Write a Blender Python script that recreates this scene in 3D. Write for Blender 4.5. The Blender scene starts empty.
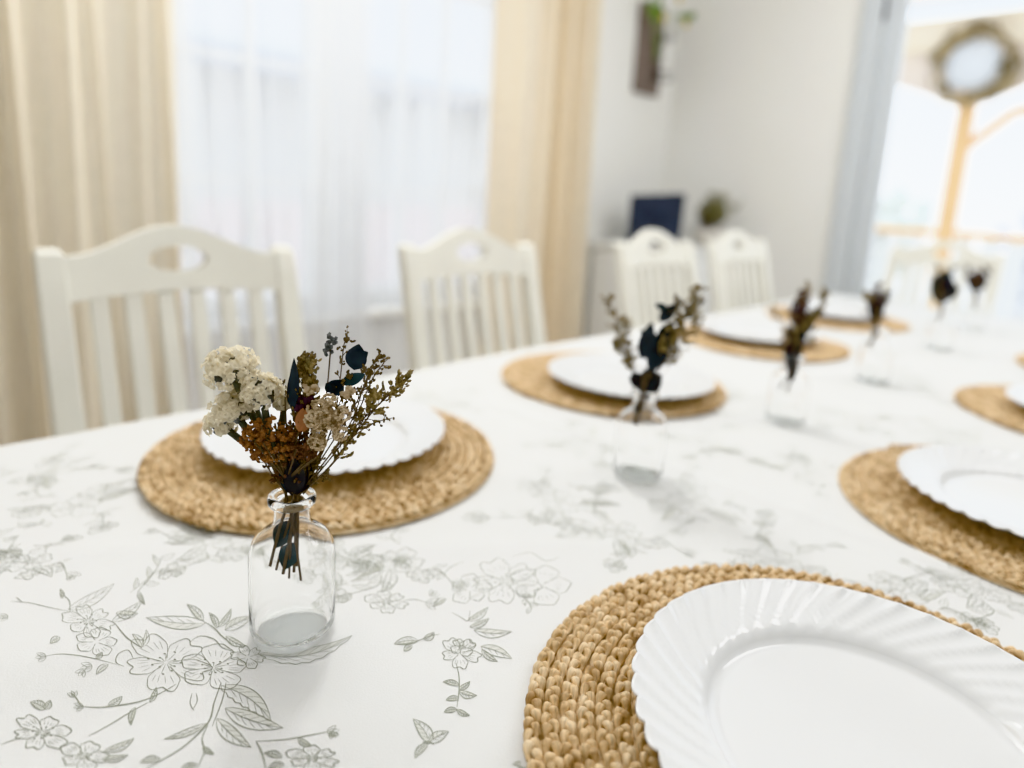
import bpy, bmesh, math, random
from mathutils import Vector, Matrix, noise
PI = math.pi
C = bpy.context.scene.collection
TZ = 0.75                       # table top height
sin, cos = math.sin, math.cos

# ------------------------------------------------------------------ camera calibration (room axes: x along the table, y to the window wall)
F_PX, CX, CY = 662.5, 512.0, 320.7
CAM = Vector((0, 0, TZ + 0.2969))
CF = Vector((0.6872848, 0.7020772, -0.1863526)).normalized()
CR = Vector((0.7208517, -0.6908338, 0.0558709)).normalized()
CU = Vector((0.0895130, 0.1727318, 0.9808930)).normalized()
def ray(px, py):
    return CF + CR * ((px - CX) / F_PX) - CU * ((py - CY) / F_PX)
def on_table(px, py, z=0.0):
    d = ray(px, py); k = (TZ + z - CAM.z) / d.z
    return (CAM.x + d.x * k, CAM.y + d.y * k)
def on_upright(px, py, base, off=0.0):
    """point on the vertical plane through base that faces the camera, off metres nearer"""
    n = Vector((CF.x, CF.y, 0)).normalized()
    d = ray(px, py)
    k = ((base - CAM).dot(n) - off) / d.dot(n)
    return CAM + d * k

# ------------------------------------------------------------------ materials
def nodes(name):
    m = bpy.data.materials.new(name); m.use_nodes = True
    nt = m.node_tree; nt.nodes.clear()
    out = nt.nodes.new('ShaderNodeOutputMaterial')
    return m, nt, out
def mat(name, col, rough=0.6, var=0.08, scale=12.0, bump=0.0, bscale=60.0, col2=None, transl=0.0, spec=0.4, metal=0.0, coat=0.0, detail=3.0, rnd=0.0):
    m, nt, out = nodes(name)
    N = nt.nodes.new; L = nt.links.new
    b = N('ShaderNodeBsdfPrincipled')
    b.inputs['Roughness'].default_value = rough
    b.inputs['Specular IOR Level'].default_value = spec
    b.inputs['Metallic'].default_value = metal
    b.inputs['Coat Weight'].default_value = coat
    tc = N('ShaderNodeTexCoord'); ns = N('ShaderNodeTexNoise')
    ns.inputs['Scale'].default_value = scale; ns.inputs['Detail'].default_value = detail
    L(tc.outputs['Object'], ns.inputs['Vector'])
    rp = N('ShaderNodeValToRGB')
    c2 = col2 if col2 else tuple(max(0, c * (1 - var * 2)) for c in col)
    rp.color_ramp.elements[0].position = 0.3; rp.color_ramp.elements[1].position = 0.7
    rp.color_ramp.elements[0].color = (*c2, 1); rp.color_ramp.elements[1].color = (*col, 1)
    L(ns.outputs['Fac'], rp.inputs['Fac'])
    L(rp.outputs['Color'], b.inputs['Base Color'])
    if bump > 0:
        n2 = N('ShaderNodeTexNoise'); n2.inputs['Scale'].default_value = bscale; n2.inputs['Detail'].default_value = 4
        L(tc.outputs['Object'], n2.inputs['Vector'])
        bp = N('ShaderNodeBump'); bp.inputs['Strength'].default_value = bump; bp.inputs['Distance'].default_value = 0.002
        L(n2.outputs['Fac'], bp.inputs['Height']); L(bp.outputs['Normal'], b.inputs['Normal'])
    if transl > 0:
        t = N('ShaderNodeBsdfTranslucent'); L(rp.outputs['Color'], t.inputs['Color'])
        mx = N('ShaderNodeMixShader'); mx.inputs[0].default_value = transl
        L(b.outputs[0], mx.inputs[1]); L(t.outputs[0], mx.inputs[2]); L(mx.outputs[0], out.inputs['Surface'])
    else:
        L(b.outputs[0], out.inputs['Surface'])
    return m
def glass_mat(name, tint=(0.985, 0.992, 0.988), edge=(0.80, 0.84, 0.82), refl=0.30):
    """thin-walled clear glass: see-through, reflecting and slightly darker where the wall is seen edge-on"""
    m, nt, out = nodes(name); N = nt.nodes.new; L = nt.links.new
    lw = N('ShaderNodeLayerWeight'); lw.inputs['Blend'].default_value = 0.5
    rp = N('ShaderNodeValToRGB'); e = rp.color_ramp.elements
    e[0].position = 0.45; e[0].color = (*tint, 1)
    e[1].position = 0.98; e[1].color = (*edge, 1)
    L(lw.outputs['Facing'], rp.inputs['Fac'])
    tr = N('ShaderNodeBsdfTransparent'); L(rp.outputs['Color'], tr.inputs['Color'])
    gl = N('ShaderNodeBsdfGlossy'); gl.inputs['Roughness'].default_value = 0.03
    r2 = N('ShaderNodeValToRGB'); e = r2.color_ramp.elements
    e[0].position = 0.3; e[0].color = (0.025, 0.025, 0.025, 1); e[1].position = 1.0; e[1].color = (refl, refl, refl, 1)
    k = e.new(0.75); k.color = (refl*0.3, refl*0.3, refl*0.3, 1)
    L(lw.outputs['Facing'], r2.inputs['Fac'])
    mx = N('ShaderNodeMixShader'); L(r2.outputs['Color'], mx.inputs[0]); L(tr.outputs[0], mx.inputs[1]); L(gl.outputs[0], mx.inputs[2])
    L(mx.outputs[0], out.inputs['Surface'])
    return m
def real_glass(name):
    m, nt, out = nodes(name); N = nt.nodes.new; L = nt.links.new
    b = N('ShaderNodeBsdfGlass'); b.inputs['IOR'].default_value = 1.30; b.inputs['Roughness'].default_value = 0.0
    b.inputs['Color'].default_value = (1, 1, 1, 1)
    L(b.outputs[0], out.inputs['Surface'])
    return m
def sheer_mat(name, clear=0.42):
    m, nt, out = nodes(name); N = nt.nodes.new; L = nt.links.new
    tr = N('ShaderNodeBsdfTransparent'); tr.inputs['Color'].default_value = (0.97, 0.98, 1, 1)
    tl = N('ShaderNodeBsdfTranslucent'); tl.inputs['Color'].default_value = (0.93, 0.94, 0.96, 1)
    df = N('ShaderNodeBsdfDiffuse'); df.inputs['Color'].default_value = (0.92, 0.92, 0.93, 1)
    tc = N('ShaderNodeTexCoord'); ns = N('ShaderNodeTexNoise'); ns.inputs['Scale'].default_value = 9
    L(tc.outputs['Object'], ns.inputs['Vector'])
    rp = N('ShaderNodeMapRange'); rp.inputs['To Min'].default_value = clear - 0.05; rp.inputs['To Max'].default_value = clear + 0.05
    L(ns.outputs['Fac'], rp.inputs['Value'])
    m1 = N('ShaderNodeMixShader'); m1.inputs[0].default_value = 0.4
    L(tl.outputs[0], m1.inputs[1]); L(df.outputs[0], m1.inputs[2])
    m2 = N('ShaderNodeMixShader'); L(rp.outputs['Result'], m2.inputs[0]); L(m1.outputs[0], m2.inputs[1]); L(tr.outputs[0], m2.inputs[2])
    L(m2.outputs[0], out.inputs['Surface'])
    return m
def jute_mat():
    m, nt, out = nodes('jute'); N = nt.nodes.new; L = nt.links.new
    b = N('ShaderNodeBsdfPrincipled'); b.inputs['Roughness'].default_value = 0.62; b.inputs['Specular IOR Level'].default_value = 0.3
    tc = N('ShaderNodeTexCoord')
    n1 = N('ShaderNodeTexNoise'); n1.inputs['Scale'].default_value = 90; n1.inputs['Detail'].default_value = 2
    L(tc.outputs['Object'], n1.inputs['Vector'])
    rp = N('ShaderNodeValToRGB'); e = rp.color_ramp.elements
    e[0].position = 0.3; e[0].color = (0.40, 0.235, 0.10, 1); e[1].position = 0.72; e[1].color = (0.93, 0.72, 0.46, 1)
    k = e.new(0.5); k.color = (0.76, 0.53, 0.285, 1)
    L(n1.outputs['Fac'], rp.inputs['Fac'])
    # fibres run along each strand: stripes across the strand's v coordinate
    mp = N('ShaderNodeMapping'); mp.inputs['Scale'].default_value = (70, 9, 1)
    L(tc.outputs['UV'], mp.inputs['Vector'])
    n2 = N('ShaderNodeTexNoise'); n2.inputs['Scale'].default_value = 1.0; n2.inputs['Detail'].default_value = 3
    L(mp.outputs[0], n2.inputs['Vector'])
    r2 = N('ShaderNodeMapRange'); r2.inputs['From Min'].default_value = 0.3; r2.inputs['From Max'].default_value = 0.7
    r2.inputs['To Min'].default_value = 0.62; r2.inputs['To Max'].default_value = 1.12
    L(n2.outputs['Fac'], r2.inputs['Value'])
    mu = N('ShaderNodeMix'); mu.data_type = 'RGBA'; mu.blend_type = 'MULTIPLY'; mu.inputs[0].default_value = 1
    L(rp.outputs['Color'], mu.inputs[6]); L(r2.outputs['Result'], mu.inputs[7])
    L(mu.outputs[2], b.inputs['Base Color'])
    bp = N('ShaderNodeBump'); bp.inputs['Strength'].default_value = 0.6; bp.inputs['Distance'].default_value = 0.0008
    L(n2.outputs['Fac'], bp.inputs['Height']); L(bp.outputs['Normal'], b.inputs['Normal'])
    L(b.outputs[0], out.inputs['Surface'])
    return m
M = {}
M['wall'] = mat('wall_paint', (0.86, 0.855, 0.825), 0.85, 0.01, 3, 0.05, 200)
M['ceil'] = mat('ceiling_paint', (0.85, 0.85, 0.84), 0.9, 0.01, 3)
M['floor'] = mat('floor_boards', (0.52, 0.42, 0.31), 0.45, 0.15, 4)
M['trim'] = mat('shaded_trim_paint', (0.60, 0.64, 0.68), 0.55, 0.01, 4)  # white paint; its backlit shade is put into this grey-blue colour
M['white'] = mat('white_paint', (0.84, 0.84, 0.82), 0.5, 0.01, 6)
M['chair'] = mat('cream_paint', (0.82, 0.80, 0.715), 0.45, 0.03, 7, 0.05, 120)
M['cloth'] = mat('tablecloth_cotton', (0.745, 0.745, 0.735), 0.85, 0.012, 14, 0.12, 900, spec=0.15)
M['ink'] = mat('tablecloth_print', (0.33, 0.345, 0.275), 0.9, 0.1, 40, spec=0.1)
M['tint'] = mat('tablecloth_print_shade', (0.69, 0.69, 0.65), 0.9, 0.03, 60, spec=0.1)
M['jute'] = jute_mat()
M['plate'] = mat('glossy_white_plastic', (0.745, 0.748, 0.755), 0.13, 0.004, 5, spec=0.5, coat=0.25)
M['glass'] = real_glass('clear_glass')
M['base_glass'] = glass_mat('bottle_floor_glass', (0.975, 0.985, 0.98), (0.90, 0.92, 0.91), 0.25)
M['pane'] = glass_mat('window_glass', (0.985, 0.99, 0.99), (0.95, 0.96, 0.96), 0.12)
M['sheer'] = sheer_mat('sheer_voile')
M['drape'] = mat('beige_drape', (0.92, 0.85, 0.72), 0.9, 0.02, 30, 0.1, 500, transl=0.38, spec=0.1)
M['drape_backlit'] = mat('backlit_beige_drape', (0.94, 0.84, 0.68), 0.9, 0.03, 30, 0.1, 500, transl=0.5, spec=0.1)  # same beige drape, with the window's backlight put into a golden colour
M['wood'] = mat('brown_wood', (0.235, 0.185, 0.160), 0.6, 0.15, 18, 0.3, 80)
M['navy'] = mat('navy_fabric', (0.045, 0.054, 0.085), 0.8, 0.2, 30)
M['cream'] = mat('cream_petal', (1.0, 0.93, 0.76), 0.85, 0.04, 150, transl=0.5, spec=0.1)
M['tan'] = mat('tan_petal', (0.74, 0.60, 0.42), 0.85, 0.12, 160, col2=(0.50, 0.37, 0.24), transl=0.15, spec=0.1)
M['rust'] = mat('rust_floret', (0.36, 0.17, 0.075), 0.9, 0.3, 170, col2=(0.13, 0.065, 0.045), spec=0.1)
M['darkrust'] = mat('dark_rust_floret', (0.17, 0.09, 0.06), 0.9, 0.3, 170, col2=(0.075, 0.05, 0.04), spec=0.1)
M['olive'] = mat('olive_bud', (0.37, 0.28, 0.14), 0.9, 0.3, 140, col2=(0.15, 0.125, 0.07), spec=0.1)
M['brownbud'] = mat('brown_bud', (0.22, 0.16, 0.085), 0.9, 0.3, 140, col2=(0.075, 0.06, 0.04), spec=0.1)
M['twig'] = mat('twig', (0.19, 0.145, 0.10), 0.85, 0.25, 90, spec=0.1)
M['stemgrey'] = mat('grey_green_stem', (0.135, 0.14, 0.115), 0.85, 0.25, 90, spec=0.1)
M['greybud'] = mat('grey_bud', (0.19, 0.20, 0.20), 0.9, 0.25, 140, spec=0.1)
M['leafnavy'] = mat('navy_leaf', (0.030, 0.040, 0.054), 0.5, 0.3, 60, spec=0.35)
M['leafblack'] = mat('black_leaf', (0.032, 0.031, 0.036), 0.6, 0.3, 60, spec=0.3)
M['leafteal'] = mat('teal_leaf', (0.040, 0.075, 0.088), 0.5, 0.3, 60, spec=0.35)
M['peach'] = mat('peach_petal', (0.46, 0.22, 0.13), 0.85, 0.15, 120, spec=0.1)
M['plum'] = mat('plum_petal', (0.070, 0.045, 0.058), 0.85, 0.2, 120, spec=0.1)
M['twine'] = mat('twine', (0.40, 0.31, 0.20), 0.9, 0.2, 120, spec=0.1)
M['green'] = mat('green_leaf', (0.18, 0.30, 0.06), 0.55, 0.2, 30)
M['yellow'] = mat('yellow_petal', (0.80, 0.60, 0.12), 0.7, 0.1, 30)
M['metal'] = mat('dark_metal', (0.03, 0.03, 0.03), 0.5, 0.1, 30, metal=0.6)
M['pot'] = mat('glazed_pot', (0.62, 0.58, 0.52), 0.4, 0.05, 20)
M['drywood'] = mat('dried_brown', (0.13, 0.085, 0.045), 0.9, 0.3, 80)
M['dryolive'] = mat('dried_olive', (0.34, 0.32, 0.17), 0.9, 0.3, 80)
M['gazebo'] = mat('orange_cedar', (0.86, 0.55, 0.25), 0.7, 0.08, 6)
M['gazebo_pale'] = mat('pale_cedar', (0.95, 0.87, 0.70), 0.7, 0.06, 4)
M['valance'] = mat('weathered_valance', (0.82, 0.72, 0.63), 0.8, 0.08, 5)
M['eave'] = mat('blue_grey_fascia', (0.36, 0.42, 0.52), 0.8, 0.06, 3)
M['siding'] = mat('pale_siding', (0.78, 0.775, 0.74), 0.8, 0.04, 2)
M['deck'] = mat('pale_deck', (0.80, 0.77, 0.74), 0.8, 0.06, 2)  # one even pale colour for deck boards and ground
M['pinkdeck'] = mat('pinkish_fence', (0.80, 0.68, 0.66), 0.8, 0.06, 2)
M['wreath'] = mat('wreath_twigs', (0.50, 0.38, 0.20), 0.9, 0.4, 9, col2=(0.13, 0.10, 0.045))
M['slate'] = mat('slate_disc', (0.72, 0.74, 0.76), 0.8, 0.06, 8)
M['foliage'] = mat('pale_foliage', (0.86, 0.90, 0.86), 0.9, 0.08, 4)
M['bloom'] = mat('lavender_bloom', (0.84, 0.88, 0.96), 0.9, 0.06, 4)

# ------------------------------------------------------------------ mesh helpers
class MB:
    def __init__(s): s.v = []; s.f = []; s.mi = []; s.uv = None
    def add(s, vs, fs, mi=0):
        o = len(s.v); s.v.extend([tuple(p) for p in vs])
        for f in fs: s.f.append(tuple(i + o for i in f)); s.mi.append(mi)
    def box(s, x0, x1, y0, y1, z0, z1, mi=0):
        s.add([(x0,y0,z0),(x1,y0,z0),(x1,y1,z0),(x0,y1,z0),(x0,y0,z1),(x1,y0,z1),(x1,y1,z1),(x0,y1,z1)],
              [(0,3,2,1),(4,5,6,7),(0,1,5,4),(1,2,6,5),(2,3,7,6),(3,0,4,7)], mi)
    def tube(s, pts, rad, n=6, mi=0, cap=True, squash=1.0):
        pts = [Vector(p) for p in pts]
        if not hasattr(rad, '__len__'): rad = [rad] * len(pts)
        vs = []; fs = []
        up = Vector((0, 0, 1))
        for i, p in enumerate(pts):
            t = (pts[min(i+1, len(pts)-1)] - pts[max(i-1, 0)])
            if t.length < 1e-9: t = Vector((0,0,1))
            t.normalize()
            a = t.cross(up)
            if a.length < 0.15: a = t.cross(Vector((0, 1, 0)))
            a.normalize(); b = a.cross(t)
            for k in range(n):
                q = 2 * PI * k / n
                vs.append(p + a * (rad[i] * cos(q)) + b * (rad[i] * squash * sin(q)))
        for i in range(len(pts)-1):
            for k in range(n):
                k2 = (k+1) % n
                fs.append((i*n+k, i*n+k2, (i+1)*n+k2, (i+1)*n+k))
        if cap:
            fs.append(tuple(range(n-1, -1, -1))); fs.append(tuple((len(pts)-1)*n + k for k in range(n)))
        s.add(vs, fs, mi)
    def lathe(s, prof, n=48, c=(0,0,0), mi=0):
        vs = []; fs = []
        for r, z in prof:
            for k in range(n):
                a = 2*PI*k/n
                vs.append((c[0]+r*cos(a), c[1]+r*sin(a), c[2]+z))
        for i in range(len(prof)-1):
            for k in range(n):
                k2 = (k+1) % n
                fs.append((i*n+k, i*n+k2, (i+1)*n+k2, (i+1)*n+k))
        s.add(vs, fs, mi)
    def blob(s, c, r, mi=0, sub=1, sq=(1,1,1), jit=0.0, rot=None):
        vs, fs = ICO[sub]
        out = []
        for p in vs:
            q = Vector((p[0]*sq[0], p[1]*sq[1], p[2]*sq[2])) * (r * (1 + random.uniform(-jit, jit)))
            if rot: q = rot @ q
            out.append(Vector(c) + q)
        s.add(out, fs, mi)
    def build(s, name, mats, parent=None, smooth=True, loc=None, bevel=0.0):
        me = bpy.data.meshes.new(name)
        me.from_pydata(s.v, [], s.f)
        if not isinstance(mats, (list, tuple)): mats = [mats]
        for m in mats: me.materials.append(m)
        me.polygons.foreach_set('material_index', s.mi)
        me.polygons.foreach_set('use_smooth', [smooth] * len(me.polygons))
        if s.uv:
            ul = me.uv_layers.new(name='UVMap')
            vi = [0] * len(me.loops); me.loops.foreach_get('vertex_index', vi)
            fl = [0.0] * (2 * len(vi))
            for i, q in enumerate(vi): fl[2*i], fl[2*i+1] = s.uv[q]
            ul.data.foreach_set('uv', fl)
        me.validate(); me.update()
        o = bpy.data.objects.new(name, me); C.objects.link(o)
        if parent is not None: o.parent = parent
        if loc is not None: o.location = loc
        if bevel:
            b = o.modifiers.new('bevel', 'BEVEL'); b.width = bevel; b.segments = 2; b.limit_method = 'ANGLE'
        return o
ICO = {}
for sub in (1, 2):
    bm = bmesh.new(); bmesh.ops.create_icosphere(bm, subdivisions=sub, radius=1.0)
    bm.verts.ensure_lookup_table()
    ICO[sub] = ([tuple(v.co) for v in bm.verts], [tuple(v.index for v in f.verts) for f in bm.faces]); bm.free()
def tag(o, label=None, cat=None, group=None, kind=None):
    if label: o['label'] = label
    if cat: o['category'] = cat
    if group: o['group'] = group
    if kind: o['kind'] = kind
    return o
def thing(name, label, cat, loc=(0,0,0), rz=0.0, group=None):
    o = bpy.data.objects.new(name, None); C.objects.link(o)
    o.location = loc; o.rotation_euler = (0, 0, rz); o.empty_display_size = 0.05
    return tag(o, label, cat, group)
def copy_tree(o, parent=None):
    c = o.copy(); C.objects.link(c)
    if parent is not None: c.parent = parent
    for ch in list(o.children): copy_tree(ch, c)
    return c
def smooth_pts(P, n=6):
    """Catmull-Rom through 2-D or 3-D points"""
    if len(P) < 3: 
        return [tuple(a + (b-a)*i/n for a, b in zip(P[0], P[1])) for i in range(n+1)]
    out = []
    for i in range(len(P)-1):
        p0 = P[max(i-1,0)]; p1 = P[i]; p2 = P[i+1]; p3 = P[min(i+2, len(P)-1)]
        for k in range(n):
            t = k / n
            out.append(tuple(0.5*((2*b)+(-a+c)*t+(2*a-5*b+4*c-d)*t*t+(-a+3*b-3*c+d)*t**3) for a,b,c,d in zip(p0,p1,p2,p3)))
    out.append(tuple(P[-1]))
    return out
def struct(mb, name, m, **k):
    return tag(mb.build(name, m, smooth=False, **k), kind='structure')

# ------------------------------------------------------------------ room shell
WY, FX, CZ = 2.0, 3.0, 2.55         # window wall, far wall, ceiling
WX0, WX1, WZ0, WZ1 = 0.42, 1.90, 0.63, 2.12      # window opening
DY0, DY1, DZ1 = -0.30, 1.045, 2.12                  # glass door opening in far wall
b = MB(); b.box(-1.74, FX+0.14, -1.84, WY+0.14, -0.05, 0); struct(b, 'floor', M['floor'])
b = MB(); b.box(-1.74, FX+0.14, -1.84, WY+0.14, CZ, CZ+0.05); struct(b, 'ceiling', M['ceil'])
b = MB()
b.box(-1.6, WX0, WY, WY+0.14, 0, CZ); b.box(WX1, FX, WY, WY+0.14, 0, CZ)
b.box(WX0, WX1, WY, WY+0.14, 0, WZ0); b.box(WX0, WX1, WY, WY+0.14, WZ1, CZ)
struct(b, 'wall_left', M['wall'])
b = MB()
b.box(FX, FX+0.14, DY1, WY+0.14, 0, CZ); b.box(FX, FX+0.14, -1.84, DY0, 0, CZ); b.box(FX, FX+0.14, DY0, DY1, DZ1, CZ)
struct(b, 'wall_back', M['wall'])
b = MB(); b.box(-1.74, -1.6, -1.84, WY+0.14, 0, CZ); struct(b, 'wall_front', M['wall'])
b = MB(); b.box(-1.6, FX, -1.84, -1.70, 0, CZ); struct(b, 'wall_right', M['wall'])
b = MB(); b.box(-1.6, FX-0.012, WY-0.014, WY, 0, 0.10); struct(b, 'baseboard_left', M['white'])
b = MB(); b.box(FX-0.014, FX, 1.14, WY-0.015, 0, 0.10); struct(b, 'baseboard_back', M['white'])
# window
wn = MB()
fy0, fy1 = WY+0.03, WY+0.11
wn.box(WX0, WX0+0.07, fy0, fy1, WZ0, WZ1); wn.box(WX1-0.07, WX1, fy0, fy1, WZ0, WZ1)
wn.box(WX0+0.07, WX1-0.07, fy0, fy1, WZ0, WZ0+0.06); wn.box(WX0+0.07, WX1-0.07, fy0, fy1, WZ1-0.06, WZ1)
wn.box(1.05, 1.235, fy0, fy1, WZ0+0.06, WZ1-0.06)
for x0, x1, bars in ((WX0+0.07, 1.05, (0.675, 0.865)), (1.235, WX1-0.07, (1.41, 1.595))):
    for x in bars: wn.box(x-0.009, x+0.009, fy0+0.02, fy1-0.02, WZ0+0.06, WZ1-0.06)
    for z in (1.045, 1.40, 1.76): wn.box(x0, x1, fy0+0.024, fy1-0.024, z-0.009, z+0.009)
win = struct(wn, 'window_1', M['white'])
for x0, x1 in ((WX0+0.07, 1.05), (1.235, WX1-0.07)):
    p = MB(); p.box(x0, x1, WY+0.085, WY+0.088, WZ0+0.06, WZ1-0.06); p.build('pane', M['pane'], win, smooth=False)
p = MB(); p.box(WX0-0.05, WX1+0.05, WY-0.045, WY+0.03, WZ0-0.03, WZ0); p.build('window_sill', M['white'], win, smooth=False, bevel=0.004)
# door with its casing
b = MB(); b.box(FX-0.022, FX-0.001, DY1, DY1+0.075, 0, DZ1+0.075); b.box(FX-0.022, FX-0.001, DY0-0.075, DY0, 0, DZ1+0.075); b.box(FX-0.022, FX-0.001, DY0, DY1, DZ1, DZ1+0.075)
struct(b, 'trim_1', M['trim'], bevel=0.004)
d = MB()
d.box(FX+0.012, FX+0.052, DY1-0.082, DY1-0.004, 0.01, DZ1-0.005); d.box(FX+0.012, FX+0.052, DY0+0.004, DY0+0.09, 0.01, DZ1-0.005)
d.box(FX+0.012, FX+0.052, DY0+0.09, DY1-0.082, 0.01, 0.20); d.box(FX+0.012, FX+0.052, DY0+0.09, DY1-0.082, DZ1-0.11, DZ1-0.005)
door = struct(d, 'door_1', M['trim'], bevel=0.004)
p = MB(); p.box(FX+0.03, FX+0.034, DY0+0.09, DY1-0.082, 0.20, DZ1-0.11); p.build('pane', M['pane'], door, smooth=False)
h_ = MB()
for z in (0.30, 1.86): h_.tube([(FX+0.004, DY1-0.003, z-0.045), (FX+0.004, DY1-0.003, z+0.045)], 0.006, 8)
h_.build('hinge', M['metal'], door)

# ------------------------------------------------------------------ curtains
def drape(name, x0, x1, y, z0, z1, pleat, depth, seed, m, label, cat, group, pinch=0.0, thick=0.0):
    rnd = random.Random(seed)
    nx = int((x1-x0)/0.006); nz = 26
    ph = []; x = x0; k = 0.0
    for i in range(nx+1):
        ph.append(k); k += 2*PI*((x1-x0)/nx)/(pleat*(1+0.22*sin(i*0.045+seed)+0.12*sin(i*0.13+2*seed)))
    mb = MB(); vs = []; fs = []
    for j in range(nz+1):
        z = z0+(z1-z0)*j/nz; w = j/nz
        for i in range(nx+1):
            u = i/nx
            xx = x0+(x1-x0)*u + 0.012*sin(3*w+ph[i]*0.5)
            xx += pinch*(u-0.5)*(w-0.5)
            a = depth*(0.75+0.35*sin(ph[i]*0.31+seed))*(1.1-0.25*w)
            yy = y + a*sin(ph[i]+0.5*sin(2.2*w+ph[i]*0.2)) + 0.3*a*sin(2*ph[i]+1.3)
            vs.append((xx, yy, z))
    for j in range(nz):
        for i in range(nx):
            q = j*(nx+1)+i; fs.append((q, q+1, q+nx+2, q+nx+1))
    mb.add(vs, fs)
    o = mb.build(name, m); tag(o, label, cat, group)
    return o
drape('drape', -0.55, 0.585, 1.80, 0.02, 2.40, 0.066, 0.032, 1.3, M['drape'], 'beige pleated drape hanging behind the wide cream chair, beside the sheer curtain', 'curtain', 'beige drapes at the window')
drape('drape', 1.630, 2.145, 1.80, 0.02, 2.40, 0.120, 0.055, 2.1, M['drape_backlit'], 'beige drape with backlit glow put into its golden colour, beside the bare white wall', 'curtain', 'beige drapes at the window')
drape('sheer_curtain', 0.46, 1.19, 1.915, 0.03, 2.36, 0.075, 0.014, 0.7, M['sheer'], 'white sheer curtain panel hanging over the window next to the wide beige drape', 'curtain', 'white sheer panels at the window')
drape('sheer_curtain', 1.08, 1.92, 1.968, 0.03, 2.36, 0.08, 0.013, 2.9, M['sheer'], 'white sheer curtain panel next to the backlit folded drape, behind the second cream chair', 'curtain', 'white sheer panels at the window')

# ------------------------------------------------------------------ outside
b = MB(); b.box(-8, 30, -12, 26, -0.25, -0.15); struct(b, 'ground', M['deck'])
nb = thing('neighbouring_house', 'pale neighbouring house with blue grey eave seen through the sheer curtains', 'house', (1.5, 5.2, -0.15))
w = MB(); w.box(-4, 6.5, 0.5, 0.8, 0, 2.1); w.build('wall', M['siding'], nb, smooth=False)
w = MB(); w.box(-4.3, 6.8, 0.0, 0.12, 2.02, 2.17); w.box(-4.3, 6.8, 0.12, 0.5, 2.08, 2.13); w.build('eave', M['eave'], nb, smooth=False)
w = MB(); w.add([(-4.3,0,2.17),(6.8,0,2.17),(6.8,2.5,2.75),(-4.3,2.5,2.75)], [(0,1,2,3)]); w.build('roof', M['siding'], nb, smooth=False)
for x in (-0.6, 0.25, 1.35, 2.35, 3.4):
    w = MB(); w.box(x-0.04, x+0.04, 0.02, 0.1, 0, 2.02); w.build('porch_post', M['siding'], nb, smooth=False)
fe = MB()
for i in range(46):
    x = -2.0+i*0.145; fe.box(x, x+0.11, 4.3, 4.33, -0.15, 0.92)
fe.box(-2.0, 4.7, 4.33, 4.37, 0.7, 0.78); fe.box(-2.0, 4.7, 4.33, 4.37, 0.1, 0.18)
tag(fe.build('deck_fence', M['pinkdeck'], smooth=False), 'pale pinkish fence of upright boards outside the window', 'fence')

GX = 6.5
gz = thing('gazebo', 'orange cedar gazebo with pale roof beam outside the glass door', 'gazebo', (GX, 0, -0.15))
gb = -0.15
def gzp(mb, name, m, **k): return mb.build(name, m, gz, smooth=False, **k)
for y in (1.53, -1.2, 4.1):
    w = MB(); w.box(0.0, 0.11, y-0.055, y+0.055, 0, 2.72); gzp(w, 'post', M['gazebo'])
w = MB(); w.box(-0.06, 0.0, -2.2, 5.0, 2.56, 2.80); gzp(w, 'roof_beam', M['gazebo_pale'])
w = MB(); w.add([(-0.5,-2.5,2.80),(-0.5,5.3,2.80),(2.0,5.3,3.7),(2.0,-2.5,3.7)], [(0,1,2,3)]); w.add([(-0.5,-2.5,2.83),(-0.5,5.3,2.83),(2.0,5.3,3.73),(2.0,-2.5,3.73)], [(0,3,2,1)]); gzp(w, 'roof', M['valance'])
def arch(y0, y1, zt, low, high):
    mb = MB(); n = 24; vs = []; fs = []
    for i in range(n+1):
        u = i/n; y = y0+(y1-y0)*u; zz = low+(high-low)*(1-abs(2*u-1)**1.5)
        vs += [(0.02,y,zt),(0.02,y,zz),(0.06,y,zt),(0.06,y,zz)]
    for i in range(n):
        q = 4*i; fs += [(q,q+1,q+5,q+4),(q+2,q+6,q+7,q+3),(q+1,q+3,q+7,q+5)]
    mb.add(vs, fs); return mb
gzp(arch(1.58, 4.05, 2.58, 2.10, 2.50), 'valance', M['valance']); gzp(arch(-1.15, 1.48, 2.58, 2.10, 2.52), 'valance', M['valance'])
for y0, z0, y1, z1 in ((1.50, 1.78, 1.20, 2.06), (1.20, 2.06, 0.6, 2.10)):
    w = MB(); w.tube([(0.05,y0,z0),(0.05,y1,z1)], 0.035, 4); gzp(w, 'brace', M['gazebo'])
w = MB(); w.box(0.0, 0.1, -2.2, 1.475, 1.06, 1.11); gzp(w, 'rail', M['gazebo']); w = MB(); w.box(0.0, 0.1, 1.585, 5, 1.06, 1.11); gzp(w, 'rail', M['gazebo'])
w = MB()
for i in range(38):
    y = -2.1+i*0.18
    if abs(y+0.06-1.53) > 0.12: w.box(0.03, 0.07, y, y+0.12, 0.08, 1.06)
gzp(w, 'balusters', M['white'])
w = MB(); w.box(-0.5, 2, -3, 5.5, 0.0, 0.02); gzp(w, 'deck_boards', M['deck'])
wr = thing('hanging_wreath', 'round leafy twig wreath with grey centre hanging on the gazebo', 'wreath', (GX-0.17, 1.49, 2.24))
random.seed(5)
mb = MB()
for i in range(190):
    a = random.choice((random.uniform(0, 2*PI), random.gauss(3.6, .5), random.gauss(0.9, .4))); r = random.gauss(0.25, 0.03)
    p = Vector((random.uniform(-0.05, 0.05), r*cos(a), r*sin(a)))
    dv = Vector((random.uniform(-0.3,0.3), -sin(a)+random.uniform(-.6,.6), cos(a)+random.uniform(-.6,.6)))*0.06
    mb.tube([p-dv, p+dv], [0.006, 0.014], 4)
mb.build('twig_ring', M['wreath'], wr)
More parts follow.
